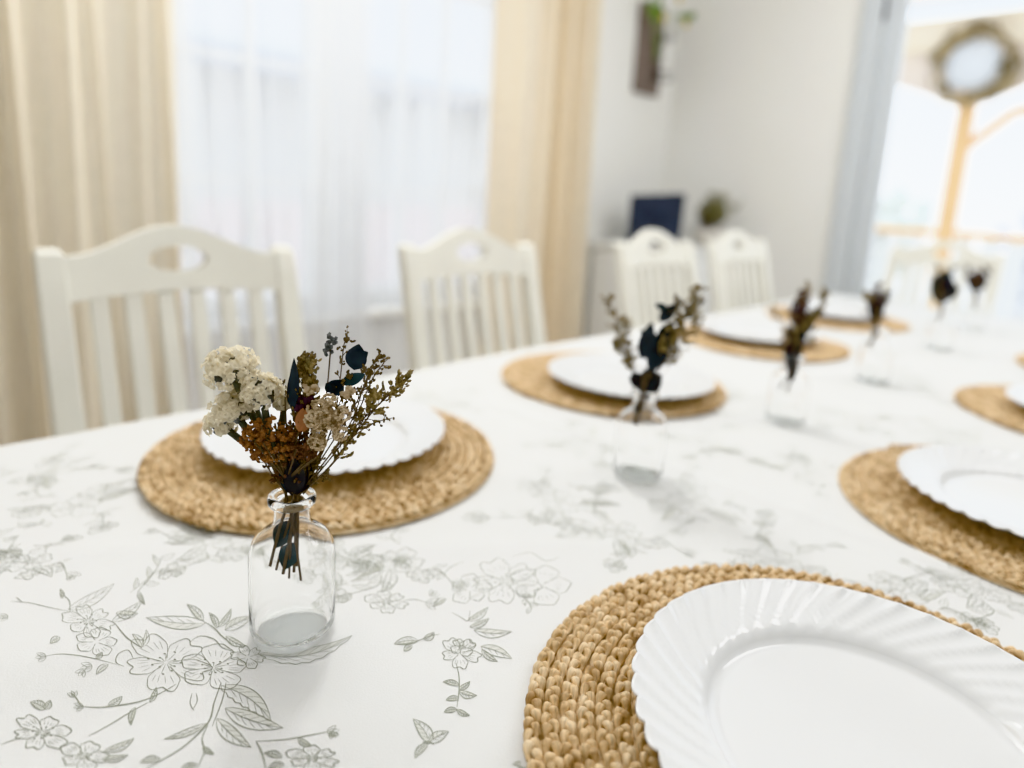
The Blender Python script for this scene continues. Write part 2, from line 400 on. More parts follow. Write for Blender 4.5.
mb = MB(); mb.lathe([(0.0,-0.01),(0.19,-0.01),(0.19,0.01),(0.0,0.01)], 32)
o = mb.build('centre_disc', M['slate'], wr); o.rotation_euler = (0, PI/2, 0)
# shrubs and hedges further off
def shrub(x, y, z, r, m, label, seed):
    random.seed(seed); mb = MB()
    for i in range(90):
        p = Vector((random.gauss(0,.45), random.gauss(0,.45), random.gauss(0,.4)))*r
        mb.blob((x+p.x, y+p.y, max(0.05, z+p.z)), r*0.22, 0, 1, jit=0.25)
    return tag(mb.build('shrub', m), label, 'shrub', 'shrubs beyond the gazebo')
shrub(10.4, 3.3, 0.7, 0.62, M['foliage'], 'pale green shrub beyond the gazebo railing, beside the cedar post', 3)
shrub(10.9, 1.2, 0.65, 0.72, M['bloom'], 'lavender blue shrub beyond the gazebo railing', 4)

# ------------------------------------------------------------------ chairs
def tapered(mb, pts, hx, hy):
    """rectangular bar through pts (x,y,z) with half sizes per point"""
    vs = []; fs = []
    for p, a, c in zip(pts, hx, hy):
        vs += [(p[0]-a,p[1]-c,p[2]),(p[0]+a,p[1]-c,p[2]),(p[0]+a,p[1]+c,p[2]),(p[0]-a,p[1]+c,p[2])]
    for i in range(len(pts)-1):
        for k in range(4): fs.append((4*i+k, 4*i+(k+1)%4, 4*i+4+(k+1)%4, 4*i+4+k))
    fs += [(3,2,1,0), tuple(4*(len(pts)-1)+k for k in range(4))]
    mb.add(vs, fs)
def back_y(z):       # rake of the chair back (seat level upward)
    return -0.015 + (z-0.45)*0.235
def chair(label):
    t = thing('dining_chair', label, 'chair', (0,0,0), 0, 'cream slat back dining chairs')
    m = M['chair']
    for s in (-1, 1):
        mb = MB(); X = s*0.1655
        tapered(mb, [(X,0.045,0),(X,0.0,0.25),(X,-0.015,0.45),(X,back_y(0.7),0.7),(X,back_y(0.90),0.90),(X,back_y(0.932)+0.002,0.932),(X,back_y(0.94)+0.004,0.940)],
                [.015,.018,.018,.018,.0175,.0165,.012], [.014,.018,.019,.015,.013,.012,.008])
        mb.build('back_post', m, t, smooth=False, bevel=0.003)
        mb = MB(); tapered(mb, [(s*.18,-.40,0),(s*.18,-.40,.43)], [.013,.019], [.013,.019]); mb.build('front_leg', m, t, smooth=False, bevel=0.003)
        mb = MB(); mb.tube([(s*.178,-.385,.17),(s*.172,0.01,.17)], .010, 8); mb.build('stretcher', m, t)
    # top rail with crest and an oval hand hole
    W_ = 0.1485; hw, hh, hz = 0.043, 0.020, 0.922
    xs = sorted(set([round(-W_+2*W_*i/26, 5) for i in range(27)] + [round(hw*sin(PI*k/20), 5) for k in range(-10, 11)]))
    def top(x):
        u = abs(x)/W_; return 0.929 + 0.043*(0.5+0.5*cos(PI*min(1, u*1.05)))**0.9
    def bot(x): return 0.868 + 0.008*cos(PI*x/W_/2)
    def yb(x, z): return back_y(z) + 0.010*(1-(x/W_)**2)
    mb = MB(); T = 0.0095
    def slab(x0, x1, l0, l1, h0, h1):
        vs = []
        for x, l, h in ((x0,l0,h0),(x1,l1,h1)):
            for z in (l, h): vs += [(x, yb(x,z)-T, z), (x, yb(x,z)+T, z)]
        return vs
    for x0, x1 in zip(xs[:-1], xs[1:]):
        mid = (x0+x1)/2
        if abs(mid) < hw:
            e0 = hh*math.sqrt(max(0, 1-(x0/hw)**2)); e1 = hh*math.sqrt(max(0, 1-(x1/hw)**2))
            segs = [(bot(x0), bot(x1), hz-e0, hz-e1), (hz+e0, hz+e1, top(x0), top(x1))]
        else: segs = [(bot(x0), bot(x1), top(x0), top(x1))]
        for l0, l1, h0, h1 in segs:
            mb.add(slab(x0,x1,l0,l1,h0,h1), [(0,4,6,2),(1,3,7,5),(2,6,7,3),(0,1,5,4)])
    mb.build('top_rail', m, t, smooth=False)
    mb = MB(); mb.box(-.1485,.1485,-.012,.012,.515,.555); 
    mb.v = [(x, y+back_y(z), z) for x,y,z in mb.v]; mb.build('lower_rail', m, t, smooth=False, bevel=0.003)
    for i in range(6):
        x = (i-2.5)*0.045
        mb = MB(); tapered(mb, [(x, back_y(.55)+0.002, .552),(x, yb(x,.7)-.002, .7),(x, yb(x,.87), .874)], [.0115]*3, [.006]*3)
        mb.build('slat', m, t, smooth=False, bevel=0.002)
    mb = MB(); mb.add([(-.185,-.01,.43),(.185,-.01,.43),(.21,-.43,.43),(-.21,-.43,.43),(-.185,-.01,.455),(.185,-.01,.455),(.21,-.43,.455),(-.21,-.43,.455)],
                      [(0,1,2,3),(7,6,5,4),(0,4,5,1),(1,5,6,2),(2,6,7,3),(3,7,4,0)])
    mb.build('seat', m, t, smooth=False, bevel=0.008)
    mb = MB(); mb.box(-.165,.165,-.405,-.39,.375,.43); mb.build('apron', m, t, smooth=False)
    return t
ch0 = chair('wide cream slat back chair with a hand hole, behind the tall cream and rust bouquet')
ch0.location = (0.338, 0.985, 0)
for x, y, rz, lab in ((0.928, 0.985, 0.0, 'second cream slat back chair, in front of the sheer curtain and backlit drape'),
                      (1.622, 0.985, 0.0, 'third cream chair along the window side, in front of the navy blue box'),
                      (2.100, 0.985, 0.0, 'fourth cream chair along the window side, by the dried plant and bare wall'),
                      (2.765, 0.655, -PI/2, 'pale cream chair at the table end in front of the glass door')):
    c = copy_tree(ch0); c.location = (x, y, 0); c.rotation_euler = (0, 0, rz); c['label'] = lab

# ------------------------------------------------------------------ table and printed cloth
TX0, TX1 = -0.75, 2.58
def ty1(x): return 0.853 + 0.036*x + 0.004*sin(x*9)
def ty0(x): return -0.15 + 0.02*x
tb = thing('dining_table', 'long dining table fully covered by the printed white cloth', 'table', (0.9, 0.36, 0))
w = MB(); w.add([(TX0+.012-.9, ty0(TX0)+.012-.36, .72),(TX1-.012-.9, ty0(TX1)+.012-.36, .72),(TX1-.012-.9, ty1(TX1)-.018-.36, .72),(TX0+.012-.9, ty1(TX0)-.018-.36, .72),
       (TX0+.012-.9, ty0(TX0)+.012-.36, .7445),(TX1-.012-.9, ty0(TX1)+.012-.36, .7445),(TX1-.012-.9, ty1(TX1)-.018-.36, .7445),(TX0+.012-.9, ty1(TX0)-.018-.36, .7445)],
      [(0,3,2,1),(4,5,6,7),(0,1,5,4),(1,2,6,5),(2,3,7,6),(3,0,4,7)]); w.build('tabletop', M['floor'], tb, smooth=False)
for x in (-1.0, 0.75):
    w = MB(); w.box(x-.05, x+.05, -.06, .06, .05, .72); w.build('pedestal', M['floor'], tb, smooth=False)
    w = MB(); w.box(x-.045, x+.045, -.16, .16, 0, .05); w.build('foot', M['floor'], tb, smooth=False)
def cloth_h(x, y):
    a = noise.noise(Vector((x*7.0, y*9.0, 3.1)))*0.0019 + noise.noise(Vector((x*17.0+4, y*15.0, 9.7)))*0.0006
    def crease(dv, w=0.007): return math.exp(-(dv/w)**2)
    a += 0.0028*crease(x-0.64+0.05*(y-0.4)) + 0.0020*crease(x-1.45, 0.01) + 0.0018*crease(y-0.215-0.03*x, 0.008) + 0.0017*crease(y-0.55-0.12*x, 0.009)
    a += 0.0017*crease(x*0.6+y*0.8-0.52, 0.009)*max(0, min(1, (0.45-abs(x-0.2))*4))
    return a - 0.0011
cl = MB()
def cloth_grid():
    xs = []; x = TX0
    while x < TX1-1e-6:
        xs.append(x); x += 0.008 if x < 1.0 else 0.014
    xs.append(TX1)
    ny = 110; nd = 12; drop = 0.24
    cols = ny+1+2*nd
    vs = []; fs = []
    for x in xs:
        a, c = ty0(x), ty1(x)
        row = []
        for j in range(nd, 0, -1):
            d_ = drop*j/nd; row.append((x, a-0.008*min(1,j/2)-0.010*(j/nd)*(1+sin(x*23)), TZ-d_))
        for j in range(ny+1):
            y = a+(c-a)*j/ny; row.append((x, y, TZ+cloth_h(x, y)))
        for j in range(1, nd+1):
            d_ = drop*j/nd; row.append((x, c+0.008*min(1,j/2)+0.012*(j/nd)*(1+sin(x*21+1)+0.4*sin(x*47)), TZ-d_))
        vs += row
    for i in range(len(xs)-1):
        for j in range(cols-1):
            q = i*cols+j; fs.append((q, q+cols, q+cols+1, q+1))
    # end drop
    base = (len(xs)-1)*cols
    top = [vs[base+nd+j] for j in range(ny+1)]
    o = len(vs)
    for k in range(1, nd+1):
        for j in range(ny+1):
            p = top[j]; vs.append((p[0]+0.008*min(1,k/2)+0.012*(k/nd)*(1+sin(p[1]*25)), p[1], p[2]-drop*k/nd))
    def idx(k, j): return base+nd+j if k == 0 else o+(k-1)*(ny+1)+j
    for k in range(nd):
        for j in range(ny): fs.append((idx(k,j), idx(k+1,j), idx(k+1,j+1), idx(k,j+1)))
    cl.add(vs, fs, 0)
cloth_grid()
# --- the printed line drawing is part of the cloth: thin inked ribbons lying in its surface
RI = random.Random(11)
def inside(p): return TX0+.01 < p[0] < TX1-.01 and ty0(p[0])+.006 < p[1] < ty1(p[0])-.006
def ink(P, w=0.00075, taper=True):
    """P: points on the table plane"""
    if len(P) < 2: return
    vs = []; n = len(P)
    for i, p in enumerate(P):
        a = P[max(i-1,0)]; c = P[min(i+1,n-1)]
        dx, dy = c[0]-a[0], c[1]-a[1]; L = math.hypot(dx, dy) or 1e-9
        u = i/(n-1); ww = w*0.5*((0.45+0.75*sin(PI*min(1,max(0,u)))) if taper else 1)
        nx, ny = -dy/L*ww, dx/L*ww
        for s in (1, -1):
            x, y = p[0]+s*nx, p[1]+s*ny
            vs.append((x, y, TZ+cloth_h(x, y)+0.00030))
    fs = []
    for i in range(n-1):
        if inside(P[i]) and inside(P[i+1]): fs.append((2*i, 2*i+1, 2*i+3, 2*i+2))
    if fs: cl.add(vs, fs, 1)
def fill(A, B_):
    vs = []; n = min(len(A), len(B_))
    for p, q in zip(A, B_):
        for k in (0, .5, 1):
            x, y = p[0]+(q[0]-p[0])*k, p[1]+(q[1]-p[1])*k
            vs.append((x, y, TZ+cloth_h(x, y)+0.00018))
    fs = []
    for i in range(n-1):
        if inside(A[i]) and inside(B_[i+1]):
            fs += [(3*i,3*i+1,3*i+4,3*i+3), (3*i+1,3*i+2,3*i+5,3*i+4)]
    if fs: cl.add(vs, fs, 2)
class Pen:
    """draws in a 2-D frame mapped to the table plane"""
    def __init__(s, mp, w): s.mp = mp; s.w = w
    def line(s, P, w=1.0, n=6): ink([s.mp(*q) for q in smooth_pts(P, n)], s.w*w)
    def leaf(s, b, t, wd, bend=0.15, tint=True, ser=False, veins=5):
        bx, by = b; dx, dy = t[0]-bx, t[1]-by
        L = math.hypot(dx, dy*1.5) or 1
        px_, py_ = -dy*1.3/L, dx/L*0.9 if True else 0
        def at(u, v): 
            c = bend*4*u*(1-u)*L*0.5
            return (bx+dx*u+px_*(v+c), by+dy*u+py_*(v+c))
        N = 14; up = []; lo = []; md = []
        for i in range(N+1):
            u = i/N; e = wd*0.5*(sin(PI*u**0.8))**0.9 if 0 < u < 1 else 0
            j = (0.05*wd*(1 if i % 2 else -1) if ser and 0 < i < N else 0)
            up.append(at(u, e+j)); lo.append(at(u, -e*0.9)); md.append(at(u, 0))
        if tint: fill([s.mp(*q) for q in md], [s.mp(*q) for q in lo])
        small = veins < 4
        s.line(up, 0.62 if small else 1.0, 2); s.line(lo, 0.62 if small else 1.0, 2)
        if veins > 1: s.line(md, 0.5 if small else 0.7, 2)
        if small: return
        for k in range(1, veins):
            u = k/veins; e = wd*0.5*sin(PI*u**0.8)
            for sg in (1, -1): s.line([at(u*0.85, 0), at(min(1,u*0.85+0.10), sg*e*0.5), at(min(.98,u*0.85+0.17), sg*e*0.78)], 0.45, 2)
    def petal(s, c, a, r, half, hub=0.15):
        P = []; N = 12
        for i in range(N+1):
            u = i/N; q = a+half*(2*u-1)
            rr = r*(hub+(1-hub)*sin(PI*min(1,max(0,u)))**0.45)*(1+0.06*sin(u*17+a*5)) - (0.10*r*math.exp(-((u-.5)/.09)**2))
            P.append((c[0]+rr*cos(q), c[1]+rr*sin(q)))
        s.line(P, 1.0, 2)
        for k in (-0.45, -0.1, 0.25, 0.5):
            q = a+k*half; s.line([(c[0]+r*.72*cos(q), c[1]+r*.72*sin(q)), (c[0]+r*.45*cos(q+.05), c[1]+r*.45*sin(q+.05))], 0.4, 3)
    def flower(s, c, r, rot=0.0, n=5, sq=0.60, full=True):
        mp0 = s.mp
        q = Pen(lambda x, y: mp0(c[0]+x*r, c[1]+y*r*sq), s.w)
        for k in range(n):
            a = rot+2*PI*k/n; q.petal((0,0), a, 1.0*(1+0.12*sin(k*2.3+rot)), PI/n*1.12)
        if full:
            for k in range(11):
                a = rot+2*PI*k/11+0.2; l = 0.22+0.10*((k*7) % 3)
                q.line([(0.05*cos(a),0.05*sin(a)),(l*cos(a+.1),l*sin(a+.1))], 0.6, 2)
                q.line([(l*cos(a)-.02,l*sin(a)-.02),(l*cos(a)+.03,l*sin(a)+.02)], 1.6, 2)
    def bud(s, c, r, ang=0.0):
        for k in (-0.6, 0, 0.6):
            a = ang+k; t = (c[0]+r*cos(a), c[1]+r*sin(a)*.7)
            s.leaf(c, t, r*0.42, 0.05, False, False, 1)
    def sprig(s, P, lf, wd, n=5, w=1.0, tn=True):
        S = smooth_pts(P, 6); s.line(P, w)
        for k in range(n):
            i = int((k+0.8)/(n+0.4)*(len(S)-1)); p = S[i]; q = S[min(i+1,len(S)-1)]
            a = math.atan2(q[1]-p[1], q[0]-p[0]) + (0.8 if k % 2 else -0.8)
            s.leaf(p, (p[0]+lf*cos(a), p[1]+lf*sin(a)*.75), wd, 0.1, tn and k % 2 == 0, False, 3)
PX = Pen(lambda x, y: on_table(x, y), 0.00056)
PXL = Pen(lambda x, y: on_table(x, y), 0.00046)
# main bouquet print by the near bottle
PX.flower((166,660), 45, 0.4, 5, .60); PX.flower((213,665), 38, 1.1, 5, .58); PX.flower((248,655), 17, .2, 6, .7, False)
PX.line([(133,656),(128,648),(118,652),(116,660),(124,664)]); PX.line([(190,640),(200,634),(214,637),(222,645),(236,650)])
PX.leaf((206,621),(146,616), 15, -.1); PX.leaf((203,619),(187,603), 9, .1); PX.line([(206,621),(214,626),(222,634),(232,642)], 1.3)
PX.leaf((217,626),(209,611), 7); PX.leaf((218,625),(231,607), 7); PX.leaf((225,628),(253,615), 12, -.1); PX.leaf((226,634),(246,644), 8)
PX.leaf((258,652),(352,636), 17, .25, True, True, 7)
PX.leaf((142,645),(132,632), 8, .2, True, False, 3); PX.leaf((142,645),(146,628), 7, .2, True, False, 3); PX.line([(142,646),(127,636),(115,622)], 1.3)
PX.line([(176,681),(160,690),(140,698),(118,702),(98,704),(81,703)], 1.4); PX.line([(81,703),(76,695),(71,690)]); PX.bud((74,694), 9, -1.9); PX.bud((83,703), 10, 2.9)
PX.line([(148,699),(128,710),(108,722),(88,733)], 1.3); PX.leaf((135,704),(131,722), 7); PX.leaf((150,699),(156,684), 6, .1)
PX.flower((42,729), 31, .9, 6, .58); PX.flower((83,753), 26, .1, 5, .6); PX.leaf((45,706),(30,699), 10); PX.leaf((44,706),(50,697), 8); PX.leaf((108,702),(122,693), 8)
PX.leaf((104,748),(134,735), 9); PX.leaf((102,756),(128,752), 8); PX.line([(0,741),(12,737),(22,733)])
PX.line([(221,680),(214,700),(208,720),(186,742),(164,756),(144,767)], 1.6); PX.line([(226,680),(222,698),(212,724)], 1.0); PX.line([(208,722),(202,736),(204,750),(196,768)], 1.2)
PX.leaf((221,683),(271,720), 23, -.18, True, True, 6); PX.leaf((225,706),(283,727), 20, .1, True, False, 6); PX.leaf((217,716),(251,746), 18, .12, True, False, 5)
PX.leaf((206,721),(164,736), 8, -.1); PX.leaf((160,756),(140,760), 8); PX.leaf((203,744),(214,752), 6); PX.leaf((197,762),(180,768), 7)
PX.line([(192,690),(190,700),(194,708)], .8); PX.line([(196,690),(197,698),(193,706)], .8)
PX.line([(256,740),(284,739),(310,735),(327,732)], 1.1); PX.bud((327,732), 13, -.2); PX.bud((330,733), 9, .8); PX.leaf((298,738),(312,746), 7); PX.line([(256,740),(262,752),(266,768)], 1.3)
PX.flower((312,758), 27, .5, 6, .5); PX.leaf((282,757),(264,752), 8); PX.leaf((284,764),(268,768), 8)
PXL.line([(10,600),(30,602),(50,607),(70,611)]); PXL.line([(16,596),(22,601)]); PXL.leaf((68,609),(114,583), 13, .1, False); PXL.leaf((62,598),(60,588), 5); PXL.line([(70,611),(69,600),(62,594)])
PXL.flower((88,620), 26, .3, 6, .62); PXL.flower((96,640), 24, 1.2, 5, .55, False); PXL.leaf((112,620),(142,600), 10, .1, False); PXL.leaf((116,612),(138,612), 9); PXL.leaf((60,636),(50,642), 7)
PXL.line([(137,598),(139,590),(150,578),(157,568)]); PXL.sprig([(130,592),(146,580),(157,568),(162,556)], 16, 6, 6); PXL.leaf((140,592),(145,604), 5)
PXL.line([(42,655),(62,652),(88,655),(116,662)]); PXL.bud((46,655), 11, 3.0); PXL.bud((92,664), 12, 2.9); PXL.bud((84,668), 10, 2.2); PXL.leaf((96,656),(102,650), 6); PXL.leaf((108,662),(96,672), 7)
PXL.bud((8,616), 9, 3.1)
# print left of the near placemat
PXL.flower((506,580), 36, .5, 5, .60); PXL.flower((540,584), 32, .0, 5, .62, False); PXL.flower((470,588), 22, 2.2, 5, .7, False); PXL.line([(444,573),(450,566),(464,560)])
PXL.flower((386,601), 22, .4, 6, .55); PXL.line([(404,600),(416,599),(426,602)]); PXL.bud((426,602), 14, .2); PXL.bud((430,595), 10, -.8); PXL.leaf((446,598),(434,606), 7)
PXL.line([(452,612),(460,616),(468,620),(470,610)]); PXL.leaf((468,620),(488,606), 8)
PX.flower((460,652), 21, .3, 5, .72, False); PX.flower((462,646), 13, 1.0, 4, .7); PX.leaf((474,629),(512,630), 10, .15, True, False, 4); PX.leaf((470,626),(489,617), 7)
PX.leaf((418,641),(394,645), 9); PX.leaf((424,640),(434,632), 8); PX.line([(394,645),(412,643),(430,636),(440,634)]); PX.leaf((412,646),(404,652), 7); PX.leaf((481,645),(512,657), 12, -.1, True, False, 4); PX.leaf((482,648),(498,660), 7)
PX.line([(456,662),(459,675),(459,690),(457,706)], 1.2); PX.leaf((459,684),(443,681), 6); PX.leaf((459,690),(477,694), 8, .2); PX.leaf((459,688),(470,680), 6); PX.leaf((459,697),(446,699), 6)
PX.leaf((457,708),(444,711), 6); PX.leaf((457,708),(470,714), 6)
PX.leaf((430,742),(413,718), 15, .15, True, False, 5); PX.leaf((430,741),(449,730), 12, -.15, True, False, 4); PX.leaf((428,742),(415,757), 8); PX.line([(422,742),(428,740),(434,743)], 1.4)
PXL.line([(512,556),(530,552),(546,560),(560,556)]); PXL.sprig([(520,592),(528,600),(532,608)], 10, 5, 4)
PX.sprig([(512,762),(520,764),(528,768)], 8, 5, 3)
# the same print repeated over the rest of the cloth
def stamp(cx, cy, rot, sc, seed):
    r_ = random.Random(seed)
    ca, sa = cos(rot), sin(rot)
    def mp(x, y):
        x *= sc; y *= sc
        return (cx+x*ca-y*sa, cy+x*sa+y*ca)
    q = Pen(mp, 0.00048)
    q.flower((0,0), .026, r_.uniform(0,6), 5, .95); q.flower((.034,.012), .022, r_.uniform(0,6), 5, .95); q.flower((-.03,.02), .015, r_.uniform(0,6), 6, .9, False)
    for k in range(4):
        a = 2*PI*k/4+r_.uniform(-.4,.4); l = r_.uniform(.06,.10)
        p1 = (.03*cos(a), .03*sin(a)); p2 = (l*.6*cos(a+.2), l*.6*sin(a+.2)); p3 = (l*cos(a-.1), l*sin(a-.1))
        q.sprig([p1,p2,p3], .022, .009, 4, 1.2, False)
        if k % 2: q.flower(p3, .013, a, 5, .95)
        else: q.bud(p3, .012, a)
    for k in range(3):
        a = r_.uniform(0,6.28); q.leaf((.02*cos(a),.02*sin(a)), (.06*cos(a+.2),.06*sin(a+.2)), .016, .15, k == 0, True, 5)
for i, (px, py, rot, sc) in enumerate(((75,505,.3,.9),(225,538,2.0,.8),(52,470,1,.8),(400,560,2.2,.75),(560,500,1.2,1.0),(585,440,2.4,1.0),
        (690,500,.2,1.0),(780,560,2.5,.8),(810,470,.8,1.0),(905,600,.4,.75),(985,590,1.9,.7),(700,440,1.9,1.0),(860,420,1.1,1.1),(900,385,2.8,1.1),(960,440,.2,1.0),(760,400,1.4,1.1),
        (440,400,1.9,.9),(30,560,2.0,.6),(330,560,.9,.7),(620,530,2.2,.8))):
    x, y = on_table(px, py); stamp(x, y, rot, sc, 100+i)
for i in range(18):
    x = 1.4+(i//3)*.2; y = 0.05+(i % 3)*.32+(.1 if (i//3) % 2 else 0); stamp(x, y, i*1.3, 1.1, 300+i)
cloth = cl.build('tablecloth', [M['cloth'], M['ink'], M['tint']])
tag(cloth, 'white cotton tablecloth printed with grey green line drawn flowers', 'tablecloth')

# ------------------------------------------------------------------ braided jute placemats
def jute_mesh(R=0.19, pitch=0.0102):
    mb = MB(); uv = []
    rows = int((R-0.004)/pitch)
    r_end = R-pitch*0.5
    th_end = 2*PI*(r_end-0.006)/pitch
    step = 0.0018; lam = 0.027; a_, b_, ra = 0.0027, 0.0019, 0.0028
    path = []; th = 0.0; s = 0.0
    while th < th_end:
        r = 0.006+pitch*th/(2*PI); path.append((th, r, s)); dth = step/max(r, .01); s += step; th += dth
    nv = 7; rr = random.Random(3)
    jit = [[(rr.uniform(-.0005,.0005), rr.uniform(-.0004,.0004), rr.uniform(.88,1.14)) for _ in range(int(s/0.007)+3)] for _ in range(3)]
    for k in range(3):
        vs = []; fs = []; n = len(path)
        off0 = 2*PI*k/3
        for i, (th, r, s) in enumerate(path):
            q = 2*PI*s/lam+off0+0.5*sin(s*31+k)
            jx = s/0.007; j0 = int(jx); fr = jx-j0; A = jit[k][j0]; B = jit[k][j0+1]
            j = [A[m]+(B[m]-A[m])*fr for m in range(3)]
            lat = a_*sin(q)+j[0]; ver = b_*sin(2*q)+j[1]
            dl = a_*cos(q)*2*PI/lam
            ct, st = cos(th), sin(th)
            rad = ra*j[2]*(0.76+0.30*max(-0.6, sin(2*q)))
            # local frame: tangent, radial, up
            tl = math.sqrt(1+dl*dl); 
            ex = (1/tl, dl/tl)       # strand direction in (tangent, radial)
            nx = (-dl/tl, 1/tl)      # across the strand
            for m in range(nv):
                w = 2*PI*m/nv
                cn, cz = rad*1.0*cos(w), rad*0.80*sin(w)
                tt = nx[0]*cn; rrad = r+lat+nx[1]*cn
                x = rrad*ct-tt*st; y = rrad*st+tt*ct
                vs.append((x, y, 0.0044+ver+cz)); uv.append((s*2.0+k*7.3, m/nv if m < nv/2 else 1-m/nv))
        for i in range(n-1):
            for m in range(nv):
                m2 = (m+1) % nv; fs.append((i*nv+m, i*nv+m2, (i+1)*nv+m2, (i+1)*nv+m))
        fs.append(tuple((n-1)*nv+m for m in range(nv)))
        mb.add(vs, fs)
    # loose fibres
    for i in range(420):
        a = rr.uniform(0, 2*PI); r = rr.uniform(.02, R-.004); c = Vector((r*cos(a), r*sin(a), .0072))
        d1 = Vector((rr.uniform(-1,1), rr.uniform(-1,1), 0)).normalized()*rr.uniform(.003,.009); d2 = Vector((rr.uniform(-.004,.004), rr.uniform(-.004,.004), rr.uniform(.0005,.0026)))
        o = len(mb.v); mb.tube([c-d1*.5, c+d2, c+d1*.6+Vector((0,0,rr.uniform(-.001,.002)))], 0.00016, 3)
        uv += [(rr.random()*20, .3)]*(len(mb.v)-o)
    o = len(mb.v); mb.lathe([(0.0, 0.0012), (R-0.006, 0.0012), (R-0.006, 0.0022), (0.0, 0.0022)], 64); uv += [(0.1, .1)]*(len(mb.v)-o)
    mb.uv = uv
    return mb
MZ = TZ+0.0010
mat0 = jute_mesh().build('placemat', M['jute'])
GM = 'round braided jute placemats'
mats_ = [((0.350,0.636), 0.3, 'round braided jute placemat behind the clear bottle holding the cream and rust bouquet'),
         ((0.871,0.643), 1.4, 'round jute placemat behind the bottle with forked navy leaf bouquet, before the second chair'),
         ((1.430,0.660), 2.2, 'jute placemat under a plate in front of the third window side chair'),
         ((1.953,0.689), 3.0, 'farthest jute placemat on the window side, in front of the fourth chair'),
         ((0.370,0.084), 0.9, 'large sharp braided jute placemat cut off by the lower edge of the photo'),
         ((0.834,0.070), 4.0, 'jute placemat across the table from the forked navy leaf bouquet, under a shiny plate'),
         ((1.342,0.065), 5.1, 'jute placemat across from the dark plum bouquet, mostly out of frame'),
         ((1.828,0.060), 5.9, 'jute placemat at the very edge of the photo, only a sliver showing')]
for i, (p, rz, lab) in enumerate(mats_):
    o = mat0 if i == 0 else mat0.copy()
    if i: C.objects.link(o)
    o.location = (p[0], p[1], MZ); o.rotation_euler = (0, 0, rz); tag(o, lab, 'placemat', GM)

# ------------------------------------------------------------------ scalloped plates
def plate_mesh(R=0.130, N=44):
    mb = MB(); na = N*10
    radii = [0.0, .03, .06, .078, .084, .0865, .0885, .0905, .093, .096, .100, .104, .108, .112, .116, .120, .1235, .1265, .1285, .130]
    def prof(r):
        if r < .084: return 0.0022
        u = (r-.084)/(R-.084)
        s_ = 1-(1-min(1, u/0.22))**2
        return 0.0022+0.0055*s_+0.0135*u
    vs = []; fs = []
    def P(r, k, top=True):
        a = 2*PI*k/na
        u = max(0, (r-.0865)/(R-.0865))
        tw = 0.34*(1-u)**1.25
        ph = N*(a-tw)/2
        lobe = abs(sin(ph))                      # 0 on the ridges, 1 mid-flute
        amp = 0.0020*min(1, u*5)*(0.55+0.45*u)
        z = prof(r)+amp*(0.55-lobe**0.75)
        rr = r+(0.0026*(lobe**0.8-0.6)*max(0, (u-0.75)/0.25) if u > .75 else 0)
        return (rr*cos(a), rr*sin(a), z if top else max(0.0, z-0.0019))
    for r in radii:
        for k in range(na): vs.append(P(r, k))
    for r in reversed(radii):
        for k in range(na): vs.append(P(r, k, False))
    nr = 2*len(radii)
    for i in range(nr-1):
        for k in range(na):
            k2 = (k+1) % na; fs.append((i*na+k, i*na+k2, (i+1)*na+k2, (i+1)*na+k))
    mb.add(vs, fs); return mb
PZ = MZ+0.0090
pl0 = plate_mesh().build('scalloped_plate', M['plate'])
GP = 'white scalloped dinner plates'
plates_ = [((0.354,0.648), .2, 'white scalloped plate behind the cream and rust bouquet'),
           ((0.853,0.596), .9, 'white plate behind the forked navy leaf bouquet, before the second chair'),
           ((1.430,0.665), 1.4, 'white plate on the jute placemat before the third window side chair'),
           ((1.953,0.692), 2.0, 'farthest white plate on the window side, before the fourth chair'),
           ((0.370,0.079), .05, 'large sharp white plate with swirled fluted rim at the bottom of the photo'),
           ((0.833,0.067), .5, 'white scalloped plate second in its row, reflecting light, cut by the photo edge'),
           ((1.325,0.053), 1.9, 'white plate barely showing on the third placemat of its row, by the photo edge')]
for i, (p, rz, lab) in enumerate(plates_):
    o = pl0 if i == 0 else pl0.copy()
    if i: C.objects.link(o)
    o.location = (p[0], p[1], PZ); o.rotation_euler = (0, 0, rz); tag(o, lab, 'plate', GP)

# ------------------------------------------------------------------ clear glass bottles
def bottle(label):
    out = [(0.0,.0010),(.008,.0008),(.018,.0004),(.0235,.0),(.0262,.0012),(.0273,.0035),(.0275,.007),(.0275,.03),(.0275,.054),(.0272,.0585),(.0262,.0630),(.0243,.0672),(.0214,.0705),(.0178,.0733),(.0148,.0757),(.0126,.0780),(.0117,.0806),(.0115,.0850),(.0115,.0895),(.0120,.0908),(.0142,.0916),(.0152,.0930),(.0152,.0955),(.0146,.0972),(.0132,.0979)]
    inn = [(.0118,.0976),(.0105,.0960),(.0100,.0930),(.0099,.0850),(.0104,.0800),(.0118,.0768),(.0142,.0742),(.0172,.0717),(.0205,.0690),(.0232,.0660),(.0249,.0622),(.0257,.0580),(.0259,.054),(.0259,.03),(.0259,.0125),(.0250,.0064),(.0228,.0042),(.018,.0034),(.008,.0034),(0,.0034)]
    mb = MB(); mb.lathe(out+inn, 72)
    for i, f in enumerate(mb.f):
        c = [mb.v[k] for k in f]
        if max(math.hypot(p[0], p[1]) for p in c) < .0236 and max(p[2] for p in c) < .008: mb.mi[i] = 1
    o = mb.build('glass_bottle', [M['glass'], M['base_glass']])
    return tag(o, label, 'bottle', 'small clear glass bottles used as vases')
bt0 = bottle('clear glass bottle holding the cream and rust dried bouquet')
